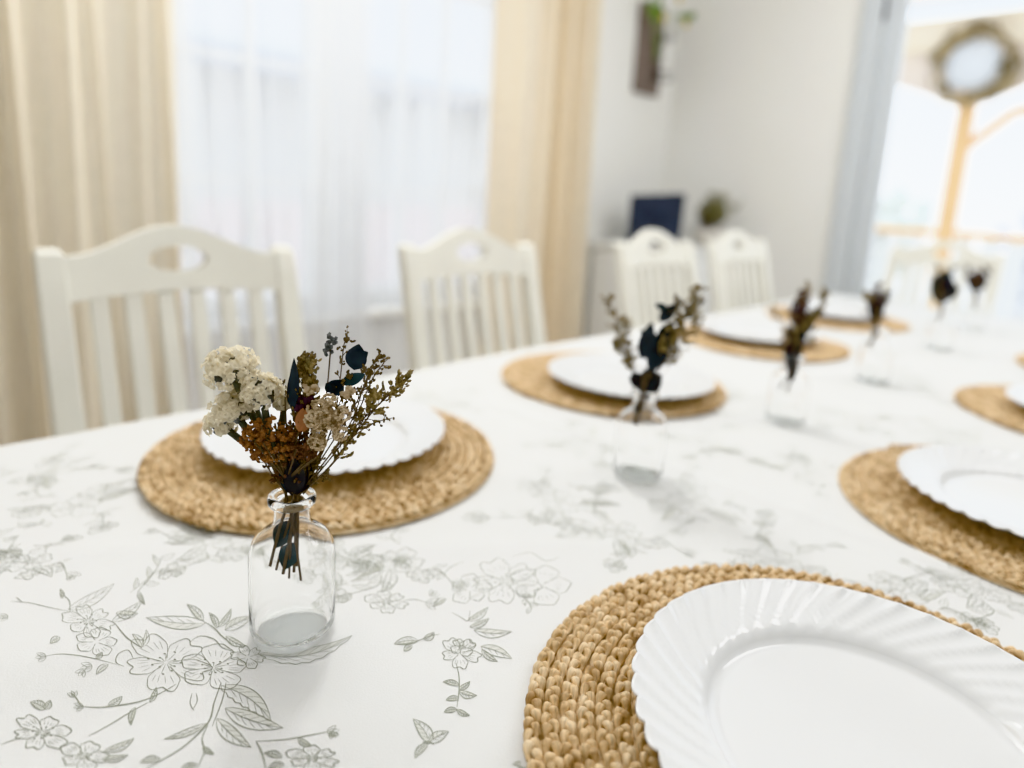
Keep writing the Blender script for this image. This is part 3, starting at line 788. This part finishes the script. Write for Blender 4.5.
BOT = [((0.182,0.380), ''), ((0.589,0.390), 'clear glass bottle holding the forked navy leaf and olive twig bouquet'),
       ((0.920,0.371), 'clear glass bottle holding the dark plum and yellow bouquet, third along the table'),
       ((1.288,0.374), 'clear glass bottle holding the small dark brown bouquet, fourth along the table'),
       ((1.757,0.383), 'clear glass bottle holding the teal black bouquet, fifth along the table'),
       ((2.184,0.405), 'clear glass bottle at the far end holding the last brown bouquet')]
BZ = TZ+0.0012
bt0.location = (*BOT[0][0], BZ)
for p, lab in BOT[1:]:
    c = copy_tree(bt0); c.location = (*p, BZ); c['label'] = lab

# ------------------------------------------------------------------ dried bouquets
def leaf_blade(mb, base, tip, width, curl=0.15, side=None, n=9):
    base, tip = Vector(base), Vector(tip); ax = tip-base; L = ax.length; axn = ax.normalized()
    view = Vector((CF.x, CF.y, 0)).normalized() if side is None else Vector(side)
    sd = axn.cross(view).normalized(); nr = sd.cross(axn)
    vs = []; fs = []
    for i in range(n+1):
        u = i/n; w = width*0.5*(sin(PI*u**0.85)**0.8 if 0 < u < 1 else 0.04)
        c = base+ax*u+nr*(curl*L*4*u*(1-u)*0.3)
        vs += [c-sd*w-nr*w*.25, c+nr*w*.2, c+sd*w-nr*w*.25]
    for i in range(n):
        q = 3*i; fs += [(q,q+1,q+4,q+3),(q+1,q+2,q+5,q+4)]
    mb.add(vs, fs)
def ruffle(mb, c, d, r, rr):
    """one papery funnel floret opening along d"""
    d = d.normalized(); a = d.orthogonal().normalized(); b_ = d.cross(a)
    n = 10; vs = [c]; fs = []; p0 = rr.uniform(0, 6)
    for ring, (q, h) in enumerate(((.45,.5),(.85,.85),(1.05,.8))):
        for k in range(n):
            w = 2*PI*k/n+p0; wob = 1+(.18 if k % 2 else -.12)*ring*.6
            vs.append(c+(a*cos(w)+b_*sin(w))*(r*q*wob)+d*(r*h*(1+rr.uniform(-.15,.15))))
    for k in range(n): fs.append((0, 1+k, 1+(k+1) % n))
    for g in range(2):
        for k in range(n):
            k2 = (k+1) % n; fs.append((1+g*n+k, 1+(g+1)*n+k, 1+(g+1)*n+k2, 1+g*n+k2))
    mb.add(vs, fs)
def unit(rr):
    while True:
        v = Vector((rr.uniform(-1,1), rr.uniform(-1,1), rr.uniform(-1,1)))
        if .1 < v.length < 1: return v.normalized()
def spray(P, buds, rr, nb, bl, br, bspread, stem_r=0.0006, taper=True):
    """main twig through P with side twigs carrying little buds"""
    S = [Vector(q) for q in smooth_pts([tuple(q) for q in P], 8)]
    n = len(S)
    tw = MB(); bd = MB()
    tw.tube(S, [stem_r*(1-.55*i/(n-1)) for i in range(n)], 5)
    for i in range(nb):
        u = .30+.70*(i+rr.random())/nb
        k = min(n-2, int(u*(n-1))); p = S[k]; t = (S[k+1]-S[k]).normalized()
        s = unit(rr); s = (s-t*s.dot(t)).normalized()
        L = bl*(1.15-.6*u)*rr.uniform(.6,1.2)
        e = p+(t*.75+s*.75)*L
        tw.tube([p, p+(t*.5+s*.25)*L*.6, e], [stem_r*.55, stem_r*.45, stem_r*.3], 4)
        for b in range(buds):
            f = rr.uniform(.45,1.08); q = p.lerp(e, f)+unit(rr)*bspread*rr.random()
            d = (t+s*.6+unit(rr)*.6).normalized()
            bd.blob(q, br*rr.uniform(.7,1.25), 0, 1, (.75,.75,1.35), .12, d.to_track_quat('Z','Y').to_matrix())
    for b in range(buds*3):
        q = S[-1-rr.randrange(0, max(2, n//6))]+unit(rr)*bspread*.7
        bd.blob(q, br*rr.uniform(.7,1.2), 0, 1, (.8,.8,1.3), .1)
    return tw, bd

def main_bouquet():
    rr = random.Random(21); random.seed(21)
    base = Vector((*BOT[0][0], BZ))
    t = thing('dried_flower_bouquet', 'tall dried bouquet of cream, rust, tan and navy flowers with olive twigs', 'bouquet', tuple(base))
    B0 = base
    def P(px, py, off=0.0): return on_upright(px, py, B0, off)-B0      # local to the bouquet
    neck = P(293, 500)
    def part(mb, name, m, lab=None, parent=t):
        o = mb.build(name, m, parent)
        if lab: o['label'] = lab
        return o
    # stems through the neck
    ends = ((270,566,.004),(276,570,-.002),(283,574,.005),(289,578,0),(294,572,-.003),(301,580,.004),(297,566,-.005),(287,560,-.006))
    tops = ((262,440,.006),(272,452,.010),(284,440,.004),(294,430,.0),(304,446,.006),(314,452,-.003),(322,450,-.006),(290,420,-.008))
    for i, (e, q) in enumerate(zip(ends, tops)):
        mb = MB(); a, c = P(*e), P(*q); mid = neck+Vector((rr.uniform(-.005,.005), rr.uniform(-.005,.005), rr.uniform(-.004,.004)))
        mb.tube(smooth_pts([tuple(a), tuple(a.lerp(mid,.55)), tuple(mid), tuple(mid.lerp(c,.5)), tuple(c)], 5), 0.00085 if i % 2 else .0011, 6)
        part(mb, 'stem', M['twig'])
    mb = MB(); 
    for k in range(3):
        mb.tube([(neck.x+.0066*cos(a)+0, neck.y+.0066*sin(a), neck.z-.003+.0015*k) for a in [2*PI*j/20 for j in range(21)]], 0.0009, 5, cap=False)
    part(mb, 'twine_tie', M['twine'])
    # cream statice
    stat = (((231,371,.006), 26, [((214,352)),], ((272,440),)), ((262,393,.010), 19, None, None), ((233,410,.008), 20, None, None), ((221,424,.002), 14, None, None), ((248,385,-.006), 15, None, None), ((285,401,-.004), 9, None, None), ((346,352,0),0,None,None))
    for (c, rpx, *_x) in stat[:6]:
        cc = P(*c); R_ = rpx*0.000615
        st = MB(); tip = P(275, 452, c[2]); st.tube(smooth_pts([tuple(tip), tuple(tip.lerp(cc,.55)+Vector((0,0,-.004))), tuple(cc)], 6), [.0014,.0014,.0015,.0016,.0018,.002,.0022,.0022,.0022,.0022,.0022,.002,.0018], 6)
        so = part(st, 'statice_stem', M['stemgrey'])
        fl = MB(); cx_ = MB(); nf = int(40+rpx*8)
        for i in range(nf):
            d = unit(rr)
            if d.z < -.55: d.z *= -.4; d.normalize()
            q = cc+Vector((d.x*1.05, d.y*.85, d.z*.95))*R_*rr.uniform(.60,1.0)
            # clusters leave darker gaps between them
            g = noise.noise(q*150)
            if g < -.27:
                continue
            ruffle(fl, q, (d+unit(rr)*.45), rr.uniform(.0016,.0026), rr)
        for i in range(int(rpx*2.2)):
            cx_.blob(cc+unit(rr)*R_*.55*rr.random()**.5, .0026, 0, 1, (1,1,1.5), .25)
        part(cx_, 'calyx', M['greybud'], None, so); part(fl, 'flower_head', M['cream'], 'papery cream flower head', so)
    # rust yarrow
    for (c, rx, ry, n, m, lab) in (((268,440,.012), 27, 24, 210, 'rust', 'rust brown flower head'), ((303,446,.010), 19, 15, 110, 'darkrust', 'dark rust flower head')):
        cc = P(*c); mb = MB()
        for i in range(n):
            d = unit(rr)*rr.random()**.33; q = cc+Vector((CR.x*d.x*rx, CR.y*d.x*rx, 0))*.000615+Vector((0,0,d.z*ry*.000615))-Vector((CF.x,CF.y,0))*(d.y*.009)
            mb.blob(q, rr.uniform(.0009,.0018), 0, 1, (1,1,1), .3)
            if i % 3 == 0:
                for _ in range(3): mb.blob(q+unit(rr)*.0022, .0007, 0, 1, (1,1,1), .2)
        sm = MB(); 
        for i in range(12): 
            q = cc+unit(rr)*.011; sm.tube([tuple(P(287,480,.004)), tuple((P(287,480,.004)+q)*.5), tuple(q)], .0006, 4)
        so = part(sm, 'yarrow_stem', M['twig']); part(mb, 'flower_head', M[m], lab, so)
    # tan hydrangea-like head
    cc = P(330,421,.010); mb = MB()
    subs = [(rr.uniform(-15,15), rr.uniform(-20,20), rr.uniform(-.4,1)) for _ in range(15)]
    subs += [(-14,14,.3),(-10,-22,.4),(14,10,.3),(0,22,.3),(12,-10,.5)]
    for i, (sx, sz, sy) in enumerate(subs):
        sc_ = cc+Vector((CR.x, CR.y, 0))*(sx*.000615)+Vector((0,0,sz*.000615))-Vector((CF.x,CF.y,0))*(sy*.008)
        for k in range(17):
            nn = unit(rr); q = sc_+nn*.0043
            tx = nn.orthogonal().normalized(); ty = nn.cross(tx); w0 = rr.random()*3
            for a in range(3): mb.blob(q+(tx*cos(w0+2.1*a)+ty*sin(w0+2.1*a))*.0010, .00115, 0, 1, (1,1,.8), .15)
    for px, py in ((310,391),(306,387),(315,390),(350,391),(346,394),(316,447),(318,438)):
        for _ in range(5): mb.blob(P(px,py,.009)+unit(rr)*.0022, .0018, 0, 1, (1,1,1), .15)
    st = MB(); st.tube([tuple(P(296,482,.003)), tuple(P(312,455,.006)), tuple(cc)], .0011, 6); so = part(st, 'hydrangea_stem', M['twig']); part(mb, 'flower_head', M['tan'], 'tan papery flower head', so)
    # peach and plum bud
    mb = MB(); leaf_blade(mb, P(299,432,.012), P(303,408,.012), .008, .5); leaf_blade(mb, P(303,432,.011), P(306,410,.012), .007, .3); part(mb, 'petal', M['peach'], 'peach petal')
    mb = MB()
    for i in range(26): mb.blob(P(307+rr.uniform(-10,8), 404+rr.uniform(-6,6), rr.uniform(.0,.010)), .0022, 0, 1, (1,1,1.4), .3)
    part(mb, 'petal_cluster', M['plum'], 'dark plum petals')
    # navy leaves
    for b_, tp, w, m, off in (((292,412),(294,358),.0066,'leafnavy',.010),((289,405),(292,370),.005,'leafnavy',.006),((354,370),(359,344),.0135,'leafnavy',.004),((351,362),(368,352),.009,'leafnavy',.004),
                         ((342,384),(365,374),.0075,'leafteal',.006),((331,394),(342,380),.011,'leafnavy',.006),((334,392),(326,383),.007,'leafnavy',.006),
                         ((292,496),(287,456),.010,'leafblack',.006),((297,495),(301,452),.012,'leafblack',.005),((293,476),(292,440),.012,'leafblack',.004),((295,494),(294,458),.014,'leafblack',.008),((288,492),(283,462),.009,'leafnavy',.004),((302,492),(309,460),.009,'leafblack',.003),
                         ((290,520),(276,548),.014,'leafteal',.001),((293,543),(284,570),.013,'leafteal',.003)):
        mb = MB(); leaf_blade(mb, P(*b_, off), P(*tp, off+.002), w, .25); part(mb, 'leaf', M[m])
    # twigs with buds
    for pts, nb, buds, bl, br, m in (
        ([(296,494),(318,462),(334,420),(340,380),(344,345),(348,338)], 20, 3, .010, .0010, 'brownbud'),
        ([(298,494),(326,460),(352,420),(366,380),(378,358)], 16, 2, .010, .0010, 'brownbud'),
        ([(300,494),(330,466),(366,420),(390,392),(408,376)], 26, 4, .011, .0012, 'olive'),
        ([(300,494),(336,460),(368,412),(374,396)], 26, 5, .011, .0014, 'olive'),
        ([(299,495),(330,466),(350,440),(372,424),(392,418)], 10, 2, .007, .0010, 'brownbud'),
        ([(297,492),(322,440),(340,402),(352,376)], 20, 3, .010, .0011, 'brownbud'),
        ([(294,492),(300,430),(304,390),(303,358)], 60, 7, .011, .0011, 'brownbud'),
        ([(294,492),(304,430),(310,395),(308,360)], 50, 7, .010, .0011, 'brownbud'),
        ([(294,490),(296,450),(300,420),(318,412)], 30, 4, .010, .0011, 'darkrust'),
        ([(290,492),(283,470),(279,450),(276,440)], 30, 4, .010, .0011, 'darkrust'),
        ([(297,492),(306,470),(314,455),(318,440)], 26, 4, .010, .0010, 'brownbud'),
        ([(299,494),(340,430),(362,392),(370,370)], 30, 4, .011, .0009, 'brownbud'),
        ([(288,492),(282,478),(277,464)], 22, 4, .008, .0011, 'darkrust'),([(300,494),(308,482),(316,466)], 22, 4, .008, .0010, 'brownbud'),
        ([(294,494),(293,478),(288,462)], 24, 4, .009, .0012, 'darkrust'),([(297,494),(301,478),(306,462)], 24, 4, .009, .0012, 'brownbud'),
        ([(299,494),(346,436),(384,400),(398,384)], 26, 4, .011, .0011, 'olive'),
        ([(295,492),(306,430),(312,390),(311,362)], 26, 5, .009, .0013, 'olive'),
        ([(292,492),(288,450),(285,400),(283,384)], 12, 2, .008, .0011, 'brownbud'),
        ([(300,494),(344,440),(372,380),(384,362),(380,354)], 14, 3, .008, .0010, 'brownbud'),
        ([(303,494),(318,478),(328,474)], 8, 2, .006, .0011, 'brownbud'),
        ([(285,492),(268,468),(262,455)], 10, 2, .006, .0011, 'darkrust')):
        Q = [P(x, y, rr.uniform(-.006,.008) if i else 0) for i, (x, y) in enumerate(pts)]
        tw, bd = spray(Q, buds, rr, nb, bl, br, .0018, .00062)
        so = part(tw, 'twig', M['twig']); part(bd, 'buds', M[m], None, so)
    mb = MB()
    for i in range(34):
        px, py = rr.choice(((331,337),(329,345),(333,341),(326,352),(330,349))); mb.blob(P(px+rr.uniform(-3,3), py+rr.uniform(-3,3), rr.uniform(-.003,.003)), .0014, 0, 1, (1,1,1), .3)
    st = MB(); st.tube(smooth_pts([tuple(P(296,490)), tuple(P(322,420)), tuple(P(331,345))], 8), .0005, 5); so = part(st, 'twig', M['twig']); part(mb, 'buds', M['greybud'], 'grey bud cluster', so)
    return t
main_bouquet()

def bouquet(idx, label, leaves, twigs, blobs, stems):
    rr = random.Random(50+idx); random.seed(50+idx)
    B0 = Vector((*BOT[idx][0], BZ))
    t = thing('dried_flower_bouquet', label, 'bouquet', tuple(B0))
    def P(px, py, off=0.0): return on_upright(px, py, B0, off)-B0
    for b_, tp, w, m, off in leaves:
        mb = MB(); leaf_blade(mb, P(*b_, off), P(*tp, off+.002), w, .25)
        mb.build('leaf', M[m], t)
    for pts, nb, buds, bl, br, m in twigs:
        Q = [P(x, y, rr.uniform(-.008,.010) if i else 0) for i, (x, y) in enumerate(pts)]
        tw, bd = spray(Q, buds, rr, nb, bl, br, .0025, .0007)
        o = tw.build('twig', M['twig'], t); bd.build('buds', M[m], o)
    for (px, py, rx, ry, n, m) in blobs:
        mb = MB(); cc = P(px, py, .004); sc = (B0-CAM).dot(CF)/F_PX
        for i in range(n):
            d = unit(rr)*rr.random()**.33
            q = cc+Vector((CR.x, CR.y, 0))*(d.x*rx*sc)+Vector((0,0,d.z*ry*sc))-Vector((CF.x,CF.y,0))*(d.y*rx*.7*sc)
            mb.blob(q, rr.uniform(.0014,.0028), 0, 1, (1,1,1), .3)
        mb.build('flower_head', M[m], t)
    mb_n = P(*stems[0])
    for k in range(5):
        mb = MB(); e = P(*stems[1])+Vector((rr.uniform(-.007,.007), rr.uniform(-.007,.007), rr.uniform(-.004,.006)))
        mid = P(*stems[0])+Vector((rr.uniform(-.004,.004), rr.uniform(-.004,.004), 0)); top = P(*stems[2])+Vector((rr.uniform(-.012,.012), rr.uniform(-.012,.012), 0))
        mb.tube([tuple(e), tuple(mid), tuple(top)], .0013, 6); mb.build('stem', M['twig'], t)
bouquet(1, 'forked dried bouquet of navy leaves and olive twigs in the second bottle',
    [((640,392),(654,366),.020,'leafnavy',.004),((644,396),(662,374),.018,'leafblack',.006),((650,372),(668,330),.022,'leafnavy',.006),((642,360),(652,322),.018,'leafnavy',.008),((664,352),(640,330),.016,'leafblack',.004),
     ((660,322),(676,304),.014,'leafnavy',.006),((668,310),(655,304),.008,'leafteal',.004),((658,345),(672,322),.016,'leafnavy',.002),((638,372),(634,388),.016,'leafblack',.006),((636,415),(642,394),.008,'leafteal',0)],
    [([(640,402),(630,365),(620,335),(608,298)], 52, 5, .015, .0012, 'olive'),([(640,402),(632,368),(628,345),(624,318)], 48, 5, .014, .0012, 'olive'),([(642,402),(634,370),(622,352),(616,342)], 32, 4, .012, .0012, 'olive'),
     ([(645,402),(664,360),(678,325),(700,288)], 64, 6, .016, .0012, 'olive'),([(645,402),(670,365),(686,338),(697,318)], 48, 5, .015, .0012, 'olive'),([(645,402),(664,362),(684,318),(696,302)], 48, 5, .015, .0012, 'brownbud'),([(644,400),(662,362),(672,330),(680,300)], 44, 5, .014, .0012, 'brownbud')],
    [(668,340,9,14,40,'olive')], ((640,402),(634,424),(646,370)))
bouquet(2, 'dark plum dried bouquet with yellow tips in the third bottle',
    [((789,372),(800,335),.022,'leafblack',.004),((792,366),(788,328),.018,'leafnavy',.006),((794,350),(806,318),.020,'leafnavy',.004),((795,345),(822,306),.014,'leafblack',.004),((790,384),(797,356),.014,'leafblack',.002)],
    [([(789,376),(797,340),(804,312),(808,286)], 24, 6, .017, .0022, 'olive'),([(790,376),(806,340),(818,312),(826,294)], 24, 5, .016, .0022, 'olive'),([(788,376),(784,345),(778,320),(772,308)], 14, 4, .016, .002, 'tan'),([(789,372),(796,330),(800,300)], 24, 5, .016, .0022, 'brownbud')],
    [(797,316,9,16,70,'plum'),(803,300,9,11,50,'darkrust'),(790,340,7,14,40,'plum'),(786,335,5,9,26,'tan')], ((791,372),(784,390),(796,340)))
bouquet(3, 'small dark brown dried bouquet in the fourth bottle',
    [((876,322),(872,300),.020,'leafblack',.004),((876,318),(884,296),.020,'leafnavy',.004),((874,322),(880,306),.022,'leafblack',.006)],
    [([(874,336),(876,306),(878,284)], 18, 4, .016, .0022, 'darkrust'),([(874,336),(868,308),(866,292)], 14, 4, .014, .0022, 'olive'),([(875,336),(884,306),(888,292)], 14, 4, .014, .0022, 'brownbud')],
    [(877,299,10,10,80,'plum'),(869,297,6,7,40,'olive')], ((876,333),(871,348),(876,305)))
bouquet(4, 'teal black leafy bouquet in the fifth bottle',
    [((942,304),(934,274),.034,'leafteal',.004),((943,302),(946,268),.036,'leafteal',.006),((944,302),(954,280),.032,'leafblack',.004),((942,304),(940,284),.040,'leafnavy',.006),((943,298),(950,270),.030,'leafnavy',.002),((944,300),(960,286),.026,'leafblack',.002)],
    [([(941,314),(938,290),(936,266)], 12, 4, .016, .0026, 'brownbud'),([(942,314),(948,290),(954,268)], 12, 4, .016, .0026, 'brownbud')],
    [(943,284,9,11,60,'plum')], ((941,312),(938,322),(943,290)))
bouquet(5, 'brown bouquet in the farthest bottle near the glass door',
    [((976,292),(970,272),.034,'leafblack',.004),((977,292),(984,274),.034,'leafblack',.004),((977,290),(978,268),.034,'darkrust',.004)],
    [([(977,302),(972,280),(966,266)], 14, 4, .020, .003, 'brownbud'),([(977,302),(984,282),(988,268)], 14, 4, .020, .003, 'brownbud')],
    [(972,275,8,8,60,'darkrust'),(983,276,7,8,50,'plum')], ((976,300),(974,310),(977,282)))

# ------------------------------------------------------------------ sideboard in the corner and what stands on it
SBZ = 0.862
sb = thing('sideboard', 'low white sideboard in the room corner behind the third and fourth chairs', 'sideboard', (2.70, 1.73, 0))
w = MB(); w.box(-.27,.27,-.215,.235,.08,SBZ-.025); w.build('carcass', M['white'], sb, smooth=False, bevel=.004)
w = MB(); w.box(-.285,.285,-.235,.24,SBZ-.025,SBZ); w.build('top', M['white'], sb, smooth=False, bevel=.004)
for x in (-.135, .135):
    w = MB(); w.box(x-.125,x+.125,-.232,-.215,.11,SBZ-.06); dd = w.build('door', M['white'], sb, smooth=False, bevel=.003)
    w = MB(); w.blob((x+(.1 if x < 0 else -.1), -.244, .5), .014, 0, 2); w.build('knob', M['metal'], dd)
for x in (-.24,.24):
    for y in (-.19,.21):
        w = MB(); w.box(x-.02,x+.02,y-.02,y+.02,0,.08); w.build('foot', M['white'], sb, smooth=False)
# navy box turned towards the room
bx = thing('storage_box', 'navy blue box standing on the sideboard behind the third chair', 'box', (2.60, 1.755, SBZ), -0.98)
w = MB(); a = .120; d_ = .055
w.add([(-a,-d_,0),(a*.96,-d_,0),(a*.96,d_,0),(-a,d_,0),(-a*1.0,-d_*1.05,.215),(a*1.0,-d_*1.05,.235),(a*1.0,d_*1.05,.235),(-a*1.0,d_*1.05,.215)], [(0,3,2,1),(4,5,6,7),(0,1,5,4),(1,2,6,5),(2,3,7,6),(3,0,4,7)])
w.build('box_body', M['navy'], bx, smooth=False, bevel=.006)
w = MB(); w.tube(smooth_pts([(-.035,-d_*1.06,.15),(-.02,-d_*1.2,.115),(.02,-d_*1.2,.118),(.035,-d_*1.06,.155)], 5), .004, 6); w.build('handle', M['navy'], bx)
# pale bowl in front of the box
w = MB(); w.lathe([(0,.0),(.03,.0),(.034,.006),(.058,.04),(.066,.075),(.063,.076),(.054,.042),(.03,.012),(0,.010)], 32)
o = w.build('bowl', M['pot'], loc=(2.745, 1.575, SBZ)); tag(o, 'small beige bowl on the sideboard beside the navy blue box', 'bowl')
pt = thing('dried_plant_pot', 'small pot of wispy brown and olive dried plants on the corner sideboard', 'plant', (2.87, 1.62, SBZ))
w = MB(); w.lathe([(0,0),(.035,0),(.045,.03),(.05,.07),(.046,.085),(.042,.085),(.04,.07),(0,.06)], 32); w.build('pot', M['pot'], pt)
rr = random.Random(8)
for m, n, sp in (('drywood', 26, .05), ('dryolive', 30, .085)):
    mb = MB()
    for i in range(n):
        e = Vector((rr.uniform(-sp,sp), rr.uniform(-sp,sp)-(.02 if m == 'dryolive' else -.03), rr.uniform(.13,.23)+(.03 if m == 'dryolive' else 0)))
        mb.tube(smooth_pts([(0,0,.06),(e.x*.4,e.y*.4,e.z*.6),tuple(e)], 4), .0016, 4)
        for k in range(7 if m == 'drywood' else 5): mb.blob(Vector((e.x*.7,e.y*.7,e.z*.85))+unit(rr)*.026, rr.uniform(.004,.008), 0, 1, (1,1,1.5), .25)
    mb.build('dried_foliage', M[m], pt)

# ------------------------------------------------------------------ wall plaque with hanging glass vase
wp = thing('wall_vase_plaque', 'dark brown wooden wall plaque holding a glass vase of greenery', 'wall vase', (2.755, WY, TZ+0.808))
w = MB(); w.box(-.095,.095,-.026,-.001,0,.40); w.build('board', M['wood'], wp, smooth=False, bevel=.004)
w = MB(); w.lathe([(0,.002),(.034,.0),(.040,.008),(.041,.12),(.036,.16),(.026,.19),(.026,.215),(.030,.22),(.028,.22),(.023,.212),(.023,.19),(.034,.158),(.038,.12),(.037,.01),(0,.008)], 32, (.045,-.078,.06)); w.build('glass_vase', M['glass'], wp)
w = MB()
for z in (.095, .255):
    w.tube([(.045+.034*cos(a), -.078+.034*sin(a), z) for a in [2*PI*j/20 for j in range(21)]], .004, 6, cap=False); w.tube([(.045,-.044,z),(.045,-.02,z)], .006, 6)
w.build('bracket', M['metal'], wp)
pl = Vector((2.755, WY, TZ+.808))
def Q(px, py, y): 
    d = ray(px, py); k = (y-CAM.y)/d.y
    return CAM+d*k-pl
mb = MB()
for pts in ([(656,62),(654,30),(652,-20)],[(657,60),(657,20),(660,-10)],[(657,60),(664,20),(684,14)]):
    mb.tube(smooth_pts([tuple(Q(x, y, 1.92-.0*i)) for i, (x, y) in enumerate(pts)], 6), .003, 5)
leafs = wp
mb.build('stem', M['green'], wp)
for b_, tp, wd in (((655,24),(650,-4),.034),((657,22),(661,-6),.030),((656,20),(646,0),.026),((678,18),(700,13),.03),((680,17),(704,18),.022)):
    mb = MB(); leaf_blade(mb, Q(*b_, 1.92), Q(*tp, 1.90), wd, .2); mb.build('leaf', M['green'], wp)
for px, py in ((663,18),(679,-1),(686,24)):
    mb = MB(); c = Q(px, py, 1.905)
    for k in range(6):
        a = 2*PI*k/6; mb.blob(c+Vector((.011*cos(a),-.002,.011*sin(a))), .009, 0, 1, (1,.5,1), .1)
    mb.build('flower', M['yellow'], wp)

# ------------------------------------------------------------------ light
wd = bpy.data.worlds.new('sky'); bpy.context.scene.world = wd; wd.use_nodes = True
nt = wd.node_tree; nt.nodes.clear()
out = nt.nodes.new('ShaderNodeOutputWorld'); bg = nt.nodes.new('ShaderNodeBackground')
tc = nt.nodes.new('ShaderNodeTexCoord'); sp = nt.nodes.new('ShaderNodeSeparateXYZ'); rp = nt.nodes.new('ShaderNodeValToRGB')
e = rp.color_ramp.elements; e[0].position = 0.45; e[0].color = (0.93, 0.935, 0.94, 1); e[1].position = 0.72; e[1].color = (0.80, 0.89, 1.0, 1)
mp = nt.nodes.new('ShaderNodeMapRange'); mp.inputs['From Min'].default_value = -1; mp.inputs['From Max'].default_value = 1
nt.links.new(tc.outputs['Generated'], sp.inputs[0]); nt.links.new(sp.outputs['Z'], mp.inputs['Value']); nt.links.new(mp.outputs[0], rp.inputs['Fac'])
nt.links.new(rp.outputs['Color'], bg.inputs['Color']); bg.inputs['Strength'].default_value = 2.7
nt.links.new(bg.outputs[0], out.inputs['Surface'])
def area(name, loc, target, size, power, col=(1,1,1)):
    l = bpy.data.lights.new(name, 'AREA'); l.shape = 'RECTANGLE'; l.size, l.size_y = size; l.energy = power; l.color = col
    o = bpy.data.objects.new(name, l); C.objects.link(o); o.location = loc
    o.rotation_euler = (Vector(target)-Vector(loc)).to_track_quat('-Z', 'Y').to_euler()
    return o
area('ceiling_fill', (0.9, -0.1, 2.5), (0.9, -0.1, 0), (3.6, 2.6), 15.5, (0.93, 0.97, 1.0))  # added fill, no real fixture: soft overhead light for table and room
area('window_side_fill', (1.0, 1.45, 2.42), (0.6, 0.2, 0.75), (2.6, 0.5), 14.5, (0.93, 0.97, 1.0))  # added fill above the view, strengthens light from the window side
area('corner_fill', (1.9, -0.2, 2.45), (2.35, 2.0, 1.1), (1.0, 1.0), 25, (1.0, 0.99, 0.98))  # added fill that brightens the corner walls and far chairs
area('curtain_fill', (1.05, 1.50, 2.40), (0.0, 1.80, 1.2), (0.5, 0.3), 22, (1.0, 0.99, 0.96))  # added grazing fill that brings out the drape pleats

# ------------------------------------------------------------------ camera
cd = bpy.data.cameras.new('camera'); cam = bpy.data.objects.new('camera', cd); C.objects.link(cam)
m3 = Matrix((CR, CU, -CF)).transposed()
cam.matrix_world = Matrix.Translation(CAM) @ m3.to_4x4()
cd.sensor_fit = 'HORIZONTAL'; cd.sensor_width = 36; cd.lens = F_PX*36/1024
cd.shift_x = 0; cd.shift_y = -(384-CY)/1024
cd.clip_start = 0.01
cd.dof.use_dof = True; cd.dof.focus_distance = 0.41; cd.dof.aperture_fstop = 2.3
sc = bpy.context.scene; sc.camera = cam
sc.view_settings.view_transform = 'Khronos PBR Neutral'; sc.view_settings.look = 'None'
sc.view_settings.exposure = -0.14; sc.view_settings.gamma = 1.17
sc.cycles.use_denoising = True
sc.cycles.transparent_max_bounces = 24; sc.cycles.max_bounces = 28; sc.cycles.transmission_bounces = 24; sc.cycles.diffuse_bounces = 5
sc.cycles.caustics_reflective = False; sc.cycles.sample_clamp_indirect = 6
